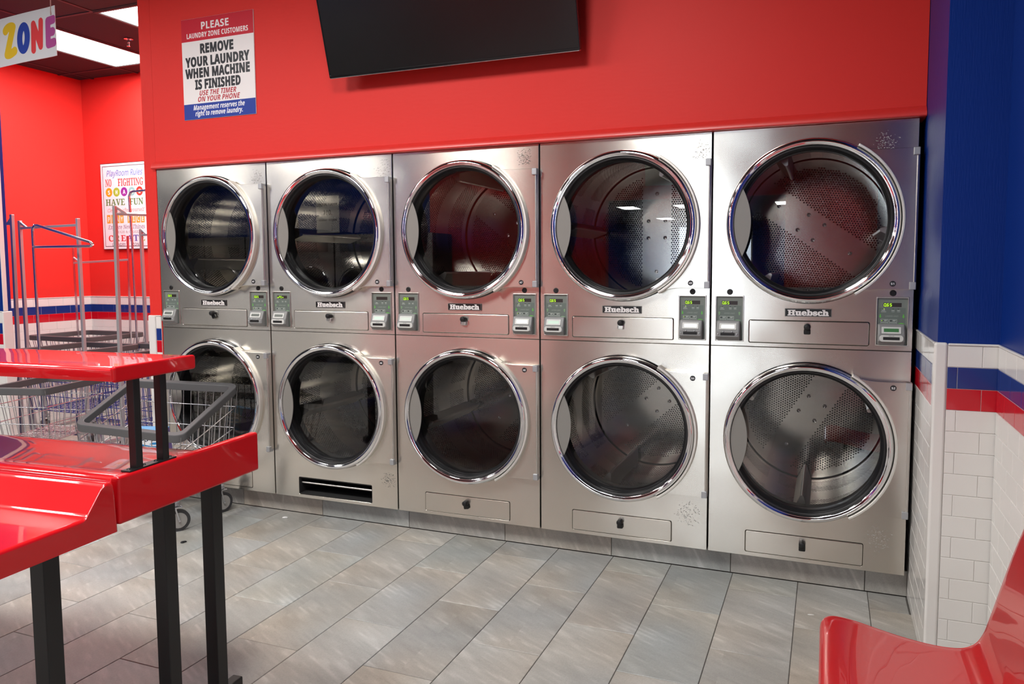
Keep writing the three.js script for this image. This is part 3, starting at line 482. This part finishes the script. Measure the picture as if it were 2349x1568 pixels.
{ // hanging banner: a slightly curled sheet with fat hand-cut letters
  const tex = canvas(2000, 384, (c, w, h) => {
    c.fillStyle = '#dfe2e6'; c.fillRect(0, 0, w, h); c.lineCap = 'round'; c.lineJoin = 'round';
    const draw = (col, lw, path) => { c.strokeStyle = col; c.lineWidth = lw; c.beginPath(); path(); c.stroke(); };
    const ox = 1318, k = 1.147;
    // letters are strokes in a 150-wide, 300-high box
    const L = (i, col, lw, f) => { const x = ox + i * 168; draw(col, lw * 1.15, () => f((px, py) => [x + px * k, 45 + py])); };
    L(0, '#e8c11c', 60, (p) => { c.moveTo(...p(45, 60)); c.bezierCurveTo(...p(60, 35), ...p(110, 30), ...p(125, 45)); c.lineTo(...p(50, 250)); c.bezierCurveTo(...p(70, 262), ...p(110, 245), ...p(130, 235)); });
    L(1, '#1c3fa8', 56, (p) => { c.ellipse(...p(85, 150), 46, 92, 0.12, 0, 7); });
    L(2, '#e33a3f', 50, (p) => { c.moveTo(...p(40, 260)); c.lineTo(...p(50, 60)); c.lineTo(...p(118, 240)); c.lineTo(...p(132, 50)); });
    L(3, '#b04a95', 58, (p) => { c.moveTo(...p(130, 58)); c.lineTo(...p(65, 62)); c.lineTo(...p(58, 238)); c.lineTo(...p(128, 232)); c.moveTo(...p(62, 150)); c.lineTo(...p(118, 148)); });
    const Y = ['#d94f3f', '#2f9a48', '#1c3fa8', '#e8c11c', '#b04a95', '#e33a3f', '#1fa0c8'];
    'LAUNDRY'.split('').forEach((s, i) => { c.fillStyle = c.strokeStyle = Y[i]; c.lineWidth = 26; c.font = 'bold 250px sans-serif'; c.textAlign = 'center'; c.save(); c.translate(130 + i * 178 + 20, 285); c.scale(0.72, 1); c.strokeText(s, 0, 0); c.fillText(s, 0, 0); c.restore(); });
  });
  const t = thing('hanging_banner', 'white hanging banner with fat coloured letters spelling zone, above the alcove opening', 'banner', [-0.42, 2.975, 0.3]);
  const len = 1.62, hgt = 0.30, g = new THREE.BoxGeometry(len, hgt, 0.003, 40, 6, 1), p = g.attributes.position;
  for (let i = 0; i < p.count; i++) { const x = p.getX(i) - len / 2, s = -x / len; p.setXYZ(i, x, p.getY(i) + 0.006 * Math.sin(s * 9) - 0.012 * s, p.getZ(i) - 0.085 * s + 0.05 * s * s + 0.02 * Math.exp(-s * 14)); }
  g.computeVertexNormals();
  mesh('sheet', g, [M.paper, M.paper, M.paper, M.paper, std({ map: tex, color: lin(0.8, 0.8, 0.8), roughness: 0.55 }), M.paper], t);
  for (const [x, dx, z] of [[-0.045, 0.012, 0.01], [-0.585, -0.03, -0.035]]) mesh('string', merge([bar(V(x + dx, CEIL - 2.975, z), V(x, 0.12, z + 0.004), 0.003), bar(V(x, 0.12, z + 0.004), V(x + 0.003, 0.10, z + 0.006), 0.0045)]), std({ color: lin(0.45, 0.3, 0.27), roughness: 0.9 }), t);
}
{
  const t = thing('sprinkler', 'small metal fire sprinkler on the dark ceiling between the two light panels', 'sprinkler', [-1.525, CEIL, -1.17]);
  mesh('escutcheon', lathe([[0.012, -0.006], [0.035, -0.003], [0.036, 0.0]], 24).rotateX(-Math.PI / 2).rotateX(Math.PI), M.tube, t);
  mesh('head', merge([bar(V(0, 0, 0), V(0, -0.03, 0), 0.008), bar(V(-0.01, -0.025, 0), V(-0.004, -0.055, 0), 0.003), bar(V(0.01, -0.025, 0), V(0.004, -0.055, 0), 0.003), new THREE.CylinderGeometry(0.014, 0.014, 0.003, 14).translate(0, -0.058, 0)]), M.tube, t);
}

// ---------------------------------------------------------------- folding tables
{
  const t = thing('folding_table', 'glossy red folding table with a raised shelf on black posts', 'table', [2.18, 0, 2.171], 0.073);
  const L = 1.9;
  // moulded top: level from the near rim to a crest, then falling away; the far side hides behind the end skirt
  const s = new THREE.Shape(), u = (a, y) => [-a, y];
  s.moveTo(0, 0.792); s.lineTo(0, 0.915); s.quadraticCurveTo(0, 0.93, -0.016, 0.93); s.bezierCurveTo(-0.06, 0.93, -0.08, 0.918, -0.14, 0.918); s.lineTo(-0.25, 0.921); s.bezierCurveTo(-0.32, 0.925, -0.36, 0.92, -0.40, 0.90); s.lineTo(-0.59, 0.80); s.quadraticCurveTo(-0.612, 0.79, -0.612, 0.78); s.lineTo(-0.60, 0.77); s.lineTo(-0.36, 0.88); s.lineTo(-0.03, 0.88); s.lineTo(-0.012, 0.792); s.closePath();
  const g = new THREE.ExtrudeGeometry(s, { depth: L, bevelEnabled: false, curveSegments: 10 }); g.rotateY(-Math.PI / 2); g.scale(1, 1, -1);   // shape x -> local z, depth -> -x
  { const p = g.attributes.position, idx = []; for (let i = 0; i < p.count; i += 3) idx.push(i, i + 2, i + 1); const q = new THREE.BufferGeometry(); for (const k of ['position', 'uv']) { const a = g.attributes[k], n = a.itemSize, o = new Float32Array(a.count * n); idx.forEach((j, i) => { for (let c = 0; c < n; c++) o[i * n + c] = a.array[j * n + c]; }); q.setAttribute(k, new THREE.BufferAttribute(o, n)); } q.computeVertexNormals(); G.tableTop = q; }
  const top = sweep([[0, 0.792], [0, 0.905], [-0.003, 0.92], [-0.012, 0.929], [-0.026, 0.931], [-0.05, 0.929], [-0.075, 0.924], [-0.10, 0.921], [-0.15, 0.919], [-0.2, 0.919], [-0.25, 0.921], [-0.3, 0.924], [-0.33, 0.924], [-0.354, 0.921], [-0.38, 0.912], [-0.42, 0.892], [-0.5, 0.85], [-0.575, 0.815], [-0.597, 0.806], [-0.606, 0.797]], -L, -0.016, 0.012);
  mesh('table_top', top, M.gel, t);
  const e = roundRect(new THREE.Shape(), 0, 0.616, 0.793, 0.93, 0.008); const eg = extrude(e, 0.03, 0.008, 8, 4); eg.rotateY(Math.PI / 2); eg.translate(-0.03, 0, 0);
  mesh('end_skirt', eg, M.gelPlain, t);
  // shelf, its posts and their base bar
  const shelf = sweep([[-0.005, 1.20], [-0.005, 1.228], [-0.008, 1.236], [-0.016, 1.241], [-0.16, 1.239], [-0.305, 1.241], [-0.315, 1.236], [-0.32, 1.228], [-0.32, 1.197]], -L, -0.008, 0.008);
  mesh('shelf', shelf, M.gel, t);
  const se = roundRect(new THREE.Shape(), 0.005, 0.32, 1.197, 1.242, 0.009); const sg = extrude(se, 0.018, 0.005, 8, 3); sg.rotateY(Math.PI / 2); sg.translate(-0.018, 0, 0); mesh('shelf_end', sg, M.gelPlain, t);
  for (const z of [-0.092, -0.194]) mesh('shelf_post', rbox(-0.038, -0.012, 0.925, 1.215, z - 0.0125, z + 0.0125, 0.002), M.black, t);
  mesh('post_base', merge([rbox(-0.042, -0.008, 0.929, 0.935, -0.232, -0.05, 0.002), ...[-0.062, -0.12, -0.165, -0.222].map((z) => lathe([[0, 0.004], [0.004, 0.003], [0.006, 0]], 10).rotateX(-Math.PI / 2).translate(-0.025, 0.935, z))]), M.black, t);
  for (const x of [-1.75]) mesh('shelf_post', rbox(x, x + 0.026, 0.92, 1.215, -0.15, -0.124, 0.002), M.black, t);
  for (const z of [-0.219, -0.431]) { mesh('leg', rbox(-0.079, -0.031, 0.05, 0.905, z - 0.024, z + 0.024, 0.003), M.black, t); mesh('leg', rbox(-1.85, -1.802, 0.05, 0.905, z - 0.024, z + 0.024, 0.003), M.black, t); }
  mesh('foot', rbox(-0.078, -0.036, 0.012, 0.058, -0.537, -0.08, 0.006), M.black, t); mesh('foot', rbox(-1.847, -1.805, 0.012, 0.058, -0.537, -0.08, 0.006), M.black, t);
  mesh('glides', merge([[-0.057, -0.51], [-0.057, -0.11], [-1.826, -0.51], [-1.826, -0.11]].map(([x, z]) => new THREE.CylinderGeometry(0.014, 0.016, 0.014, 14).translate(x, 0.007, z))), M.rubber, t);
}
{
  const t = thing('folding_table', 'lower red folding table with a sloped raised back, nearest the viewer', 'table', [2.18, 0, 2.171], 0.073);
  const prof = [[0.004, 0.778], [0.010, 0.90], [0.013, 0.915], [0.02, 0.922], [0.032, 0.924], [0.042, 0.922], [0.05, 0.915], [0.096, 0.856], [0.106, 0.848], [0.12, 0.846], [0.3, 0.844], [0.56, 0.844], [0.585, 0.842], [0.598, 0.835], [0.603, 0.82], [0.604, 0.778]].map(([z, y]) => [z, y]);
  mesh('table_top', sweep(prof, -1.9, 0.0, 0.01, true), M.gel, t);
  for (const [x, z] of [[-0.08, 0.19], [-0.08, 0.5], [-1.85, 0.19], [-1.85, 0.5]]) mesh('leg', rbox(x, x + 0.048, 0.05, 0.835, z - 0.024, z + 0.024, 0.003), M.black, t);
  for (const x of [-0.078, -1.848]) mesh('foot', rbox(x, x + 0.044, 0.0, 0.05, 0.1, 0.6, 0.006), M.black, t);
}
// a profile in (z, y) swept along x from x0 to x1, closed at both ends, its end edges rounded by r
function sweep(pts, x0, x1, r) {
  const c = pts.reduce((a, p) => [a[0] + p[0] / pts.length, a[1] + p[1] / pts.length], [0, 0]);
  const base = Math.min(...pts.map((p) => p[1]));
  const at = (k) => pts.map(([z, y]) => { const f = 1 - k; const n = [z + Math.sign(c[0] - z) * r * f * Math.min(1, Math.abs(c[0] - z) / 0.1), y - r * f * 0.8 * Math.min(1, (y - base) / 0.05)]; return n; });
  const rings = []; for (const q of [0, 0.3, 0.6, 0.85, 1]) rings.push([x0 + r * (1 - Math.cos(q * Math.PI / 2)), at(Math.sin(q * Math.PI / 2))]);
  for (const q of [1, 0.85, 0.6, 0.3, 0]) rings.push([x1 - r * (1 - Math.cos(q * Math.PI / 2)), at(Math.sin(q * Math.PI / 2))]);
  const n = pts.length, pos = [], uv = [], idx = [];
  rings.forEach(([x, ps]) => { let d = 0; ps.forEach(([z, y], i) => { if (i) d += Math.hypot(z - ps[i - 1][0], y - ps[i - 1][1]); pos.push(x, y, z); uv.push(x, d); }); });
  for (let i = 0; i + 1 < rings.length; i++) for (let j = 0; j + 1 < n; j++) { const a = i * n + j, b = a + 1, cc = a + n, d = cc + 1; idx.push(a, b, cc, b, d, cc); }
  const g = new THREE.BufferGeometry(); g.setAttribute('position', new THREE.Float32BufferAttribute(pos, 3)); g.setAttribute('uv', new THREE.Float32BufferAttribute(uv, 2)); g.setIndex(idx); g.computeVertexNormals();
  const s = new THREE.Shape(at(0).map(([z, y]) => new THREE.Vector2(z, y))), caps = [];
  for (const [x, flip] of [[x0, true], [x1, false]]) { const q = new THREE.ShapeGeometry(s); q.rotateY(-Math.PI / 2); q.translate(x, 0, 0); q.deleteAttribute('normal'); q.computeVertexNormals(); caps.push(q); }
  const m = merge([g, ...caps]); return m;
}

// ---------------------------------------------------------------- laundry carts
const casterGeo = (() => {
  const wheel = new THREE.CylinderGeometry(0.063, 0.063, 0.026, 28).rotateZ(Math.PI / 2).translate(0, 0.063, 0.02), hub = new THREE.CylinderGeometry(0.045, 0.045, 0.03, 22).rotateZ(Math.PI / 2).translate(0, 0.063, 0.02);
  const fork = merge([beam(V(-0.0235, 0.143, 0.0), V(-0.0235, 0.058, 0.021), 0.009), beam(V(0.0235, 0.143, 0.0), V(0.0235, 0.058, 0.021), 0.009), rbox(-0.026, 0.026, 0.14, 0.147, -0.02, 0.04, 0.002), bar(V(-0.03, 0.063, 0.02), V(0.03, 0.063, 0.02), 0.006, 8)]);
  const stem = merge([bar(V(0, 0.145, 0), V(0, 0.25, 0), 0.011, 10), new THREE.CylinderGeometry(0.03, 0.034, 0.018, 18).translate(0, 0.165, 0)]);
  return { wheel, hub, fork, stem };
})();
function makeCart(label, { top, bottom, base, wire, basketRows = 4, poles = [], bars = [], yaw = 0, casterY = 0, group = 'laundry carts by the alcove', turnC = [0.4, 2, -0.8, 1.2] }) {
  const o = V((top[0][0] + top[2][0]) / 2, 0, (top[0][2] + top[2][2]) / 2), t = thing('laundry_cart', label, 'cart', [o.x, 0, o.z], 0, group);
  const T = top.map((p) => V(...p).sub(o)), B = bottom.map((p) => V(...p).sub(o)), lerp = (a, b, k) => a.clone().lerp(b, k);
  const quad = (Q, u, v) => lerp(lerp(Q[0], Q[1], u), lerp(Q[3], Q[2], u), v);     // corners: near left, near right, far right, far left
  // bumper rim: a flat band with rounded corners following the four corners
  { const s = roundRect(new THREE.Shape(), -0.014, 1.014, -0.014, 1.014, 0.09), h = roundRect(new THREE.Path(), 0.035, 0.965, 0.045, 0.955, 0.065); s.holes.push(h);
    const g = new THREE.ExtrudeGeometry(s, { depth: 1, steps: 1, bevelEnabled: true, bevelSize: 0.006, bevelThickness: 0.18, bevelOffset: -0.006, bevelSegments: 2, curveSegments: 8 }), p = g.attributes.position;
    for (let i = 0; i < p.count; i++) { const q = quad(T, p.getX(i), p.getY(i)); q.y += (p.getZ(i) - 0.85) * 0.033; p.setXYZ(i, q.x, q.y, q.z); } g.computeVertexNormals(); mesh('bumper_rim', g, M.rim, t); }
  const w = [], side = (a, b, k) => lerp(lerp(T[a], T[b], k), lerp(B[a], B[b], k), 0);
  for (const [a, b] of [[0, 1], [1, 2], [2, 3], [3, 0]]) {
    const n = Math.max(6, Math.round(T[a].distanceTo(T[b]) / 0.058));
    for (let k = 0; k <= n; k++) w.push(bar(lerp(T[a], T[b], k / n), lerp(B[a], B[b], k / n), 0.0028, 5));
    for (let r = 1; r <= basketRows; r++) { const q = r / basketRows; w.push(bar(lerp(T[a], B[a], q), lerp(T[b], B[b], q), 0.0034, 5)); }
  }
  for (let k = 1; k < 12; k++) { w.push(bar(quad(B, k / 12, 0), quad(B, k / 12, 1), 0.0022, 5)); if (k < 9) w.push(bar(quad(B, 0, k / 9), quad(B, 1, k / 9), 0.0022, 5)); }
  mesh('wire_basket', merge(w), wire, t);
  const C = base.map(([x, z]) => V(x, 0, z).sub(o)), fr = [];
  for (let i = 0; i < 4; i++) { const a = C[i], b = C[(i + 1) % 4]; fr.push(beam(V(a.x, 0.235, a.z), V(b.x, 0.235, b.z), 0.025)); fr.push(beam(V(a.x, 0.235, a.z), V(B[i].x, B[i].y, B[i].z), 0.02)); }
  mesh('base_frame', merge(fr), M.tube, t);
  C.forEach((c, i) => { const k = mesh('caster', casterGeo.fork, M.tube, t); k.position.copy(c); k.rotation.y = turnC[i]; mesh('wheel', casterGeo.wheel, M.wheel, k); mesh('wheel_hub', casterGeo.hub, M.hub, k); mesh('swivel_stem', casterGeo.stem, M.zinc, k); });
  for (const p of poles) mesh('rack_pole', merge(p.length > 2 ? p.slice(1).map((q, i) => bar(V(...p[i]).sub(o), V(...q).sub(o), p.r ?? 0.0095, 12)) : [beam(V(...p[0]).sub(o), V(...p[1]).sub(o), p.w ?? 0.024)]), p.chrome ? M.tube : M.pole, t);
  for (const p of bars) mesh('hanging_bar', merge([beam(V(...p[0]).sub(o), V(...p[1]).sub(o), 0.018), ...(p[2] ? [] : [bar(V(...p[0]).sub(o).add(V(0, 0.05, 0)), V(...p[0]).sub(o).lerp(V(...p[1]).sub(o), 0.12), 0.01, 8)])]), M.pole, t);
  return t;
}
const rect = (cx, cz, w, l, yaw, y) => [[-w / 2, l / 2], [w / 2, l / 2], [w / 2, -l / 2], [-w / 2, -l / 2]].map(([a, b]) => [cx + a * Math.cos(yaw) + b * Math.sin(yaw), y, cz - a * Math.sin(yaw) + b * Math.cos(yaw)]);
const flat = (r) => r.map((p) => [p[0], p[2]]);
makeCart('silver wire laundry cart tipped towards the red table, grey bumper rim and detergent box inside', {
  top: [[-0.074, 0.60, 0.587], [0.771, 0.60, 0.614], [0.702, 0.805, 0.105], [-0.094, 0.805, 0.165]], bottom: [[-0.04, 0.33, 0.555], [0.715, 0.33, 0.58], [0.665, 0.42, 0.125], [-0.06, 0.42, 0.18]], base: [[0.03, 0.467], [0.543, 0.467], [0.537, 0.115], [0.03, 0.14]], wire: M.tube, basketRows: 3, turnC: [0.4, 2.6, 2.9, 1.2] });
makeCart('silver wire laundry cart with grey rim beside the white tiled post', { top: rect(-0.80, 0.22, 0.42, 0.58, 0.28, 0.76), bottom: rect(-0.80, 0.22, 0.36, 0.46, 0.28, 0.42), base: flat(rect(-0.80, 0.22, 0.34, 0.44, 0.28, 0)), wire: M.tube, basketRows: 3 });
makeCart('blue wire laundry cart in the alcove opening with a tall square rack pole', { top: rect(-0.62, -0.50, 0.72, 0.58, 0.0, 0.86), bottom: rect(-0.62, -0.50, 0.64, 0.5, 0.0, 0.34), base: flat(rect(-0.62, -0.50, 0.6, 0.48, 0, 0)), wire: M.blueWire, basketRows: 6, poles: [[[-0.635, 0.22, -0.2], [-0.615, 1.955, -0.2]], [[-0.28, 0.22, -0.72], [-0.28, 1.955, -0.72]]], bars: [[[-0.615, 1.90, -0.2], [-0.28, 1.90, -0.72]]] });
const hanger = Object.assign([[-1.63, 0.22, -0.33], [-1.64, 1.81, -0.33], [-1.632, 1.835, -0.33], [-1.61, 1.85, -0.33], [-1.585, 1.848, -0.33], [-1.03, 1.712, -0.33], [-1.012, 1.698, -0.33], [-1.03, 1.684, -0.33], [-1.64, 1.686, -0.33]], { chrome: true, r: 0.011 });
makeCart('laundry cart with two silver rack poles and a bent chrome hanger arm in the alcove', { top: rect(-1.62, -0.66, 0.62, 0.6, 0, 0.88), bottom: rect(-1.62, -0.66, 0.5, 0.48, 0, 0.4), base: flat(rect(-1.62, -0.66, 0.48, 0.46, 0, 0)), wire: M.blueWire, basketRows: 4, poles: [hanger, [[-1.30, 0.22, -0.45], [-1.305, 1.90, -0.45]], [[-1.94, 0.22, -0.45], [-1.95, 1.90, -0.45]]], bars: [[[-1.95, 1.84, -0.45], [-1.305, 1.85, -0.45]]] });
{
  const thin = (a) => Object.assign(a, { chrome: true, w: 0.016 });
  makeCart('laundry cart deepest in the alcove corner, its low rack reflecting the red walls', { top: rect(-2.45, -1.38, 0.75, 0.62, 0, 0.9), bottom: rect(-2.45, -1.38, 0.6, 0.5, 0, 0.42), base: flat(rect(-2.45, -1.38, 0.58, 0.48, 0, 0)), wire: M.tube, basketRows: 4, poles: [thin([[-2.72, 0.22, -1.5], [-2.74, 1.72, -1.5]]), thin([[-2.05, 0.22, -1.5], [-2.02, 1.82, -1.5]])], bars: [[[-2.735, 1.575, -1.5], [-2.02, 1.60, -1.5]]] });
}
{
  const Hh = [[-1.40, 0.24, -1.02], [-1.412, 1.78, -1.02], [-1.424, 2.12, -1.02], [-1.405, 2.15, -1.02], [-1.38, 2.158, -1.02], [-0.95, 2.17, -1.02]]; Hh.chrome = true; Hh.r = 0.009;
  makeCart('laundry cart below the playroom poster with a tall bent chrome rail', { top: rect(-1.12, -1.34, 0.62, 0.66, 0, 0.88), bottom: rect(-1.12, -1.34, 0.5, 0.54, 0, 0.4), base: flat(rect(-1.12, -1.34, 0.48, 0.52, 0, 0)), wire: M.tube, basketRows: 4, poles: [Hh, [[-1.36, 0.24, -1.08], [-1.375, 1.85, -1.08]], [[-0.85, 0.24, -1.08], [-0.85, 1.85, -1.08]]], bars: [[[-1.375, 1.80, -1.08], [-0.85, 1.80, -1.08]]] });
}
makeCart('laundry cart by the blue wall corner, only its rack pole in view', { top: rect(-2.03, -0.2, 0.5, 0.14, 0, 0.86), bottom: rect(-2.03, -0.2, 0.4, 0.1, 0, 0.4), base: flat(rect(-2.03, -0.2, 0.38, 0.1, 0, 0)), wire: M.tube, basketRows: 4, poles: [[[-1.765, 0.22, -0.25], [-1.745, 1.93, -0.25]]], bars: [[[-1.745, 1.86, -0.25], [-2.2, 1.86, -0.25]]] });
{
  const tex = canvas(256, 256, (c, w, h) => { c.fillStyle = '#2f8fd0'; c.fillRect(0, 0, w, h); c.fillStyle = '#57b4e6'; c.fillRect(0, 0, w, h * 0.3); c.strokeStyle = '#f4f7fb'; c.lineCap = 'round'; c.lineWidth = 14; for (let k = 0; k < 4; k++) { c.beginPath(); c.moveTo(20, 90 + k * 44); c.bezierCurveTo(80, 40 + k * 50, 150, 140 + k * 30, 236, 80 + k * 44); c.stroke(); } c.fillStyle = '#f4f7fb'; c.beginPath(); c.ellipse(118, 96, 62, 34, -0.2, 0, 7); c.fill(); c.strokeStyle = '#22324a'; c.lineWidth = 10; c.beginPath(); c.arc(96, 104, 22, 3.4, 6); c.stroke(); c.beginPath(); c.arc(150, 96, 22, 3.4, 6); c.stroke(); });
  const t = thing('detergent_box', 'blue and white box of detergent lying in the tipped laundry cart', 'box', [0.26, 0.405, 0.34], 0);
  t.rotation.set(0.19, 0.3, 0, 'YXZ');
  const side = std({ color: lin(0.25, 0.17, 0.45), roughness: 0.5 }), face = std({ map: tex, roughness: 0.45 });
  mesh('carton', new THREE.BoxGeometry(0.19, 0.15, 0.09).translate(0, 0.078, 0), [side, side, face, face, face, face], t);
  mesh('lid_flap', rbox(-0.096, 0.096, 0.1525, 0.156, -0.046, 0.046, 0.001), std({ color: lin(0.08, 0.32, 0.62), roughness: 0.5 }), t);
}
// litter on the floor
{
  const g = new THREE.IcosahedronGeometry(0.012, 1), p = g.attributes.position; for (let i = 0; i < p.count; i++) p.setXYZ(i, p.getX(i) * 1.5, Math.max(0, p.getY(i) * 0.5 + 0.004), p.getZ(i) * (0.8 + 0.4 * Math.sin(p.getX(i) * 900))); g.computeVertexNormals();
  const a = thing('paper_scrap', 'crumpled white scrap of paper on the floor before the open lint drawer', 'litter', [0.987, 0, 0.054], 0.4); mesh('scrap', g, M.paper, a);
  const b = thing('dark_scrap', 'small dark scrap on the floor beyond the red table leg', 'litter', [0.732, 0, 0.588], 1.1); mesh('scrap', g, M.rubber, b);
  const c = thing('paper_scrap', 'tiny white fleck of paper on the floor in front of the red seat', 'litter', [3.99, 0, 0.277], 0.2); const m = mesh('scrap', g, M.paper, c); m.scale.set(0.8, 0.25, 0.4);
}

// ---------------------------------------------------------------- red seat in the right foreground
{
  const t = thing('waiting_chair', 'glossy red moulded waiting chair at the tiled wall, seen from beside', 'chair', [4.3, 0, 1.5]);
  const pf = [[4.034, 0.402], [4.027, 0.412], [4.026, 0.425], [4.032, 0.436], [4.045, 0.4425], [4.07, 0.4445], [4.125, 0.439], [4.20, 0.423], [4.263, 0.411], [4.33, 0.403], [4.38, 0.402], [4.418, 0.408], [4.445, 0.426], [4.462, 0.456], [4.475, 0.50], [4.499, 0.593], [4.527, 0.699], [4.551, 0.779], [4.567, 0.83], [4.575, 0.845], [4.581, 0.85]];
  const curve = new THREE.CatmullRomCurve3(pf.map(([x, y]) => V(x, y, 0))), ns = 110, nz = 36, z0 = 1.25, z1 = 1.74, th = 0.008, rc = 0.065;
  const grid = (off) => { const pos = [], uv = [], idx = []; const Ltot = curve.getLength();
    for (let i = 0; i <= ns; i++) { const s = i / ns, p = curve.getPointAt(s), tg = curve.getTangentAt(s), n = V(-tg.y, tg.x, 0), d = s * Ltot, dEnd = (1 - s) * Ltot, q = Math.min(Math.max(0, d - 0.022), dEnd); const inset = q < rc ? rc - Math.sqrt(Math.max(0, rc * rc - (rc - q) ** 2)) : 0;
      for (let j = 0; j <= nz; j++) { const v = j / nz, w = 2 * v - 1, dish = Math.min(1, q / 0.12) * 0.004 * (1 - w * w), e = Math.abs(w) > 0.92 ? -0.004 * ((Math.abs(w) - 0.92) / 0.08) ** 2 : 0; const z = z0 + inset + (z1 - z0 - 2 * inset) * v; pos.push(p.x + n.x * (off - dish + e) - 4.3, p.y + n.y * (off - dish + e), z - 1.5); uv.push(d, z); } }
    for (let i = 0; i < ns; i++) for (let j = 0; j < nz; j++) { const a = i * (nz + 1) + j, b = a + 1, c = a + nz + 1, e = c + 1; if (off > -0.001) idx.push(a, b, c, b, e, c); else idx.push(a, c, b, b, c, e); }
    return { pos, uv, idx }; };
  const A = grid(0), B = grid(-th), off = A.pos.length / 3, pos = [...A.pos, ...B.pos], uv = [...A.uv, ...B.uv], idx = [...A.idx, ...B.idx.map((i) => i + off)];
  const edge = (list) => { for (let k = 0; k + 1 < list.length; k++) { const a = list[k], b = list[k + 1]; idx.push(a, a + off, b, b, a + off, b + off); } };
  const r = nz + 1; edge([...Array(ns + 1).keys()].map((i) => i * r)); edge([...Array(ns + 1).keys()].map((i) => i * r + nz)); edge([...Array(nz + 1).keys()]); edge([...Array(nz + 1).keys()].map((j) => ns * r + j));
  const g = new THREE.BufferGeometry(); g.setAttribute('position', new THREE.Float32BufferAttribute(pos, 3)); g.setAttribute('uv', new THREE.Float32BufferAttribute(uv, 2)); g.setIndex(idx); g.computeVertexNormals();
  const shell = M.chair.clone(); shell.side = THREE.DoubleSide; mesh('seat_shell', g, shell, t);
  mesh('seat_frame', merge([rbox(-0.15, 0.14, 0.36, 0.385, -0.16, -0.13, 0.004), rbox(-0.15, 0.14, 0.36, 0.385, 0.13, 0.16, 0.004), rbox(-0.02, 0.02, 0.33, 0.362, -0.18, 0.2, 0.004), rbox(-0.04, 0.0, 0.38, 0.392, -0.155, 0.155, 0.003)]), M.black, t);
  for (const [x, z] of [[-0.14, -0.145], [0.13, -0.145], [-0.14, 0.145], [0.13, 0.145]]) mesh('leg', rbox(x - 0.014, x + 0.014, 0, 0.365, z - 0.014, z + 0.014, 0.003), M.black, t);
}

// ---------------------------------------------------------------- across the room: machines, a paper notice and a board, which the dryers mirror
{
  const front = (() => { const s = new THREE.Shape(); s.moveTo(0.004, 0.1); s.lineTo(0.86, 0.1); s.lineTo(0.86, 1.98); s.lineTo(0.004, 1.98); s.closePath(); const h = new THREE.Path(); h.absarc(0.43, 1.12, 0.34, 0, 7, true); s.holes.push(h); return extrude(s, 0.014, 0.001, 48, 1); })();
  const names = ['nearest the wide opening', 'second from the wide opening', 'third from the wide opening', 'fourth from the wide opening', 'third from the blue side wall', 'second from the blue side wall', 'nearest the blue side wall'];
  for (let i = 0; i < 7; i++) {
    const t = thing('washing_machine', 'tall stainless washing machine facing the dryers, ' + names[i], 'washing machine', [-1.5 - i * 0.89, 0, 6.36], Math.PI, 'washing machines facing the dryers');
    t.scale.y = 1.03;
    mesh('cabinet', merge([box(0.004, 0.86, 0, 0.1, -0.6, -0.02), box(0.004, 0.86, 0.1, 1.98, -0.62, -0.3), box(0.004, 0.012, 0.1, 1.98, -0.3, 0), box(0.852, 0.86, 0.1, 1.98, -0.3, 0), box(0.004, 0.86, 1.97, 1.98, -0.3, 0)]), M.cabinet, t);
    mesh('front_panel', front, M.steelDull, t);
    const d = mesh('door', lathe([[0.34, 0.01], [0.34, 0.05], [0.36, 0.06], [0.38, 0.05], [0.385, 0.012]], 48), M.chrome, t); d.position.set(0.43, 1.12, 0); mesh('door_glass', new THREE.CircleGeometry(0.34, 40).translate(0, 0, 0.03), M.blackGloss, d);
    mesh('control_strip', rbox(0.1, 0.76, 1.72, 1.86, 0.014, 0.03, 0.004), M.panelGrey, t);
  }
  const notice = thing('paper_notice', 'white paper price notice taped to the blue wall across the room', 'notice', [-3.85, 2.42, 6.997], Math.PI);
  mesh('sheet', rbox(-0.23, 0.23, -0.31, 0.31, 0, 0.003, 0.001), M.paper, notice);
  mesh('print', new THREE.PlaneGeometry(0.455, 0.615).translate(0, 0, 0.0034), std({ map: canvas(455, 615, (c, w, h) => { c.fillStyle = '#eceae6'; c.fillRect(0, 0, w, h); c.fillStyle = '#333'; fit(c, 'PENNY DRYERS', w / 2, 170, 400, 66); fit(c, '.01\u00a2', w / 2, 320, 190, 120); fit(c, 'MONDAY', w * 0.28, 420, 170, 46); fit(c, 'THURSDAY', w * 0.73, 420, 190, 46); }), roughness: 0.6 }), notice);
  const board = thing('sign_board', 'plain cream sign board over the wide opening across the room', 'sign', [2.2, 2.9, 6.997], Math.PI);
  mesh('board', rbox(-0.62, 0.62, -0.24, 0.24, 0, 0.02, 0.003), std({ color: lin(0.6, 0.56, 0.42), roughness: 0.5 }), board);
}

renderer.render(scene, camera);
